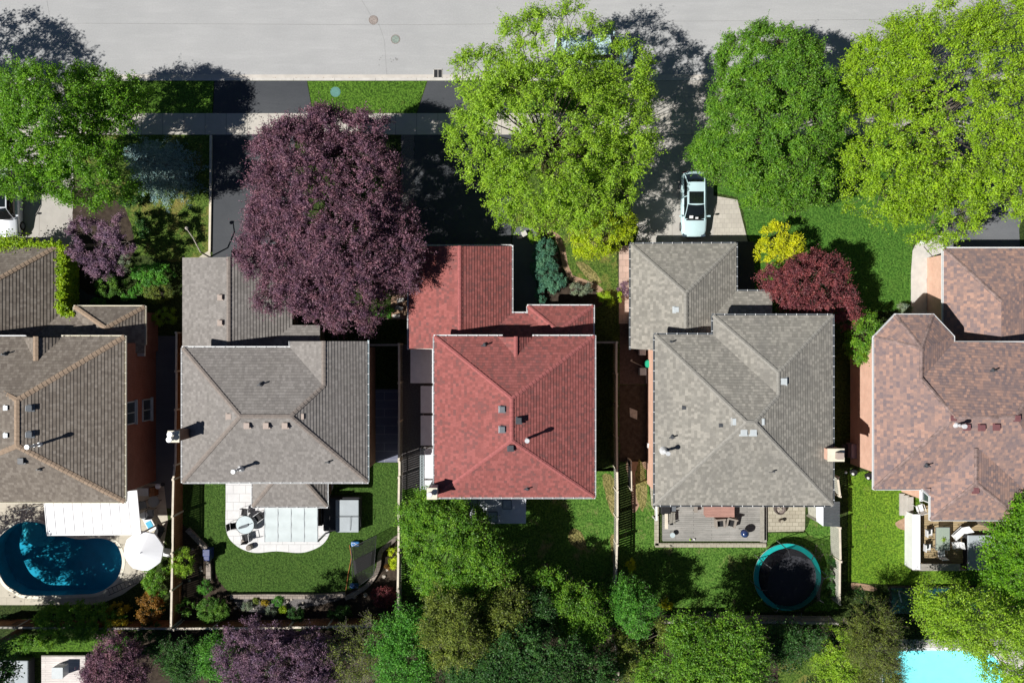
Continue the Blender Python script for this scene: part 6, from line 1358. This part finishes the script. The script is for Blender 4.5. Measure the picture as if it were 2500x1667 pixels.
# ------------------------------------------------------------------ pool terrace of house 1
z = 2.75; o = thing('awning', 'large white ribbed awning between the brown roof and the pool', 'awning', at(230,1250)); A = [W(107,1215,z+.35), W(306,1215,z+.35), W(344,1303,z-.1), W(116,1305,z-.1)]
A[0] = W(108,1222,z+.3); A[1] = W(334,1196,z+.45)
m = MB(); n = 10
for k in range(n):
    p0, p1 = A[0].lerp(A[1],k/n), A[0].lerp(A[1],(k+1)/n-.004); q0, q1 = A[3].lerp(A[2],k/n), A[3].lerp(A[2],(k+1)/n-.004); up = Vector((0,0,.035))
    m.add([p0,p1,q1,q0,p0+up*.2,p1+up,q1+up,q0+up*.2], [(0,1,2,3),(4,7,6,5),(0,4,5,1),(1,5,6,2),(2,6,7,3),(3,7,4,0)])
m.build('ribbed_roof', M['fabwhite'], o); m = MB(); m.beam(A[3],A[2], .10, .12); m.beam(A[1],A[2], .06, .08); m.beam(A[0],A[3], .06, .08); m.build('frame', M['white'], o)
for p in (A[2],A[3],A[3].lerp(A[2],.5)): MB().box((p.x,p.y+.05,p.z/2), (.09,.09,p.z)).build('post', M['white'], o)
c = W(346,1347,2.5); o = thing('parasol', 'white octagonal parasol at the right end of the dark pool', 'umbrella', (c.x,c.y,0)); n = 8; R = 1.42; m = MB(); vs = [(c.x,c.y,2.75)]; 
for k in range(n*3):
    a_ = 2*math.pi*k/(n*3)+.2; rr = R*(1 if k % 3 == 0 else .955); vs.append((c.x+rr*math.cos(a_),c.y+rr*math.sin(a_),2.22+(.0 if k % 3 == 0 else .03)))
nn_ = n*3; vs += [(x,y,zz_-.16) for x,y,zz_ in vs[1:]]
m.add(vs, [(0,1+k,1+(k+1)%nn_) for k in range(nn_)]+[(1+k,1+nn_+k,1+nn_+(k+1)%nn_,1+(k+1)%nn_) for k in range(nn_)]); m.build('canopy', M['fabwhite'], o)
m = MB(); m.cyl(c, 0, 2.72, .025, n=10); m.cyl(c, 2.72, 2.85, .04, .02, 10); m.build('pole', M['galv'], o); m = MB(); m.cyl(c, .01, .1, .3, .26, 20); m.build('base', M['dmetal'], o)
for k in range(n): a_ = 2*math.pi*k/n+.2; MB().beam((c.x,c.y,2.70),(c.x+R*.97*math.cos(a_),c.y+R*.97*math.sin(a_),2.19), .02).build('rib', M['galv'], o)
c = W(72,1241,.8); o = thing('clothes_airer', 'dark folded parasol frame with spread arms on the pool terrace', 'drying rack', (c.x,c.y,0)); m = MB(); m.cyl(c, 0, .9, .025, n=8); m.build('pole', M['dmetal'], o)
for a_, L_ in ((3.3,1.35),(.25,.95),(2.3,.55),(-.5,.65),(.9,.4),(4.0,.5)): MB().tube([(c.x,c.y,.85),(c.x+L_*math.cos(a_),c.y+L_*math.sin(a_),.75)], [.035,.015], 6).build('arm', M['dmetal'], o)
GQ = 'items on the shaded terrace beside the awning'
c = W(375,1224,.74); o = thing('terrace_table', 'round grey table in the shade right of the white awning', 'table', (c.x,c.y,0), GQ); m = MB(); m.cyl(c, .71, .74, .40, n=30); m.build('table_top', M['gmetal'], o)
for k in range(4): MB().tube([(c.x+.28*math.cos(1.57*k),c.y+.28*math.sin(1.57*k),0),(c.x+.22*math.cos(1.57*k),c.y+.22*math.sin(1.57*k),.71)], .018, 6).build('leg', M['dmetal'], o)
for px, py, rz, lb in ((349,1232,-1.4,'grey chair between the awning and the round grey table'),(368,1252,.1,'grey chair below the round grey table')): chair('terrace_chair', lb, at(px,py,.01,.4), rz, 'gmetal', 'dmetal', group=GQ)
c = W(385,1187,.9); o = thing('pedestal_fan', 'round white topped stand in the shade beside the wooden fence', 'stand', (c.x,c.y,0), GQ); m = MB(); m.cyl(c, .85, .9, .19, n=20); m.build('dish', M['white'], o); m = MB(); m.cyl(c, 0, .86, .03, n=8); m.cyl(c, 0, .05, .15, n=14); m.build('pole', M['dmetal'], o)
c = W(349,1202,.8); o = thing('white_cabinet', 'white cabinet against the brick wall by the awning corner', 'cabinet', (c.x,c.y,0), GQ); m = MB(); m.box((c.x,c.y+.05,.4), (.75,.5,.8)); m.build('body', M['white'], o, bevel=.02); m = MB(); m.box((c.x,c.y+.05,.82), (.8,.55,.04)); m.build('worktop', M['ventgrey'], o)
c = W(371,1201,.7); o = MB(); o.box((c.x,c.y,.35), (.34,.62,.7)); o.box((c.x,c.y,.72), (.38,.66,.03)); tag(o.build('wooden_planter', M['wood_brown']), 'brown wooden box between the white cabinet and the stand', 'planter', GQ)
for px, py, rz, lb in ((362,1274,.5,'white lounger with a blue towel right of the awning'),(384,1305,-.5,'dark folding lounger right of the parasol'),(398,1347,1.4,'white topped lounger by the left fence')):
    o = thing('sun_lounger', lb, 'lounger', (0,0,0), 'loungers beside the pool'); fm = 'dmetal' if 'dark' in lb else 'white'
    MB().box((0,-.15,.34), (.60,1.15,.06)).build('bed', M['black' if 'dark' in lb else 'white'], o, bevel=.02); MB().box((0,.55,.48), (.60,.6,.05), M=Matrix.Rotation(.5,3,'X')).build('headrest', M['black' if 'dark' in lb else 'white'], o, bevel=.02)
    for sx in (-.27,.27):
        for sy in (-.6,.4): MB().box((sx,sy,.16), (.04,.04,.32)).build('leg', M[fm], o)
    if 'towel' in lb: MB().box((-.02,-.2,.385), (.42,.5,.025)).build('towel', M['tealblue'] if 'tealblue' in M else plain('sky_blue_towel', (.10,.42,.62), .9, .15, 6), o, bevel=.01)
    v = W(px,py,.4); o.location = (v.x,v.y,.01); o.rotation_euler = (0,0,rz)
o = thing('ladder', 'dark pool ladder frame lying at the lower right of the dark pool', 'ladder', at(305,1435)); a = W(262,1446,.35); b = W(338,1412,.35); d = (b-a).normalized(); nrm = Vector((-d.y,d.x,0))*.22
for s_ in (-1,1): MB().tube([a+nrm*s_,b+nrm*s_], .025, 8).build('side_rail', M['dmetal'], o)
for k in range(8): p = a.lerp(b,(k+.5)/8); MB().tube([p-nrm,p+nrm], .018, 6).build('rung', M['dmetal'], o)
# lower left corner
z = .4; a = W(101,1602,z); b = W(208,1700,z); o = thing('pale_deck', 'pale plank deck at the bottom edge in the lower left', 'deck', ((a.x+b.x)/2,(a.y+b.y)/2,0)); MB().box(((a.x+b.x)/2,(a.y+b.y)/2,z/2), (b.x-a.x,a.y-b.y,z)).build('deck_boards', M['deckwhite'], o); MB().box(((a.x+b.x)/2,a.y+.05,z-.04), (b.x-a.x,.08,.1)).build('edge_board', M['wood_grey'], o)
c = W(143,1640,1.1); o = thing('deck_cabinet', 'white cabinet casting a dark shadow on the pale deck', 'cabinet', (c.x,c.y,z)); MB().box((c.x,c.y,z+.42), (.75,.75,.84)).build('body', M['white'], o, bevel=.02); MB().box((c.x,c.y,z+.86), (.80,.80,.04)).build('lid', M['ventgrey'], o)
c = W(32,1650,.95); o = thing('hot_tub', 'hot tub with blue grey cover at the lower left edge', 'hot tub', (c.x,c.y,0)); MB().box((c.x,c.y,.42), (2.1,2.2,.84)).build('cabinet', M['spadark'], o, bevel=.12); MB().box((c.x,c.y,.9), (2.15,2.25,.12)).build('cover', M['spa'], o, bevel=.12)
# front garden bits
c0 = W(489,560,2.6); o = thing('lamp_post', 'bent pale post leaning beside the dark drive by the taupe garage', 'lamp post', at(512,628)); b0 = W(512,628,0); m = MB(); m.tube([(b0.x,b0.y,0),(b0.x-.05,b0.y+.2,1.6),(b0.x-.25,b0.y+1.1,2.4),(b0.x-.62,b0.y+1.75,2.7)], [.06,.05,.04,.03], 8); m.build('pole', M['stone'], o); m = MB(); m.lathe((b0.x-.62,b0.y+1.75,2.55), [(.0,.2),(.1,.14),(.13,.0)], 12); m.build('lamp_shade', M['stone'], o)
c = W(1280,571,.3); o = thing('mailbox', 'small pale box tipped by the shaded front walk', 'box', (c.x,c.y,0)); m = MB(); m.box((c.x,c.y,.28), (.38,.38,.4), rz=.5); m.build('body', M['kerb'], o, bevel=.03); m = MB(); m.box((c.x-.35,c.y-.25,.1), (.4,.14,.16), rz=.1); m.build('base', M['stone'], o)
GS = 'pale blocks beside the left wall of the red garage'
for x, y, rz, lb in ((978,733,.3,'upper pale block under the purple tree beside the red garage'),(975,752,-.3,'middle pale block beside the red garage'),(968,772,.1,'lowest pale block beside the red garage')):
    c = W(x,y,.2); m = MB(); m.box((c.x,c.y,.14), (.55,.3,.26), rz=rz); o = m.build('stone_block', M['kerb'], None, bevel=.03); tag(o, lb, 'stone block', GS)
c = W(2252,592,.5); o = thing('path_lamp', 'white garden lamp at the corner of the white front walk', 'lamp', (c.x,c.y,0)); m = MB(); m.cyl(c, 0, .5, .04, n=8); m.build('pole', M['white'], o); m = MB(); m.lathe((c.x,c.y,.45), [(.16,.0),(.2,.1),(.12,.25),(.0,.3)], 14); m.build('lamp_shade', M['white'], o)
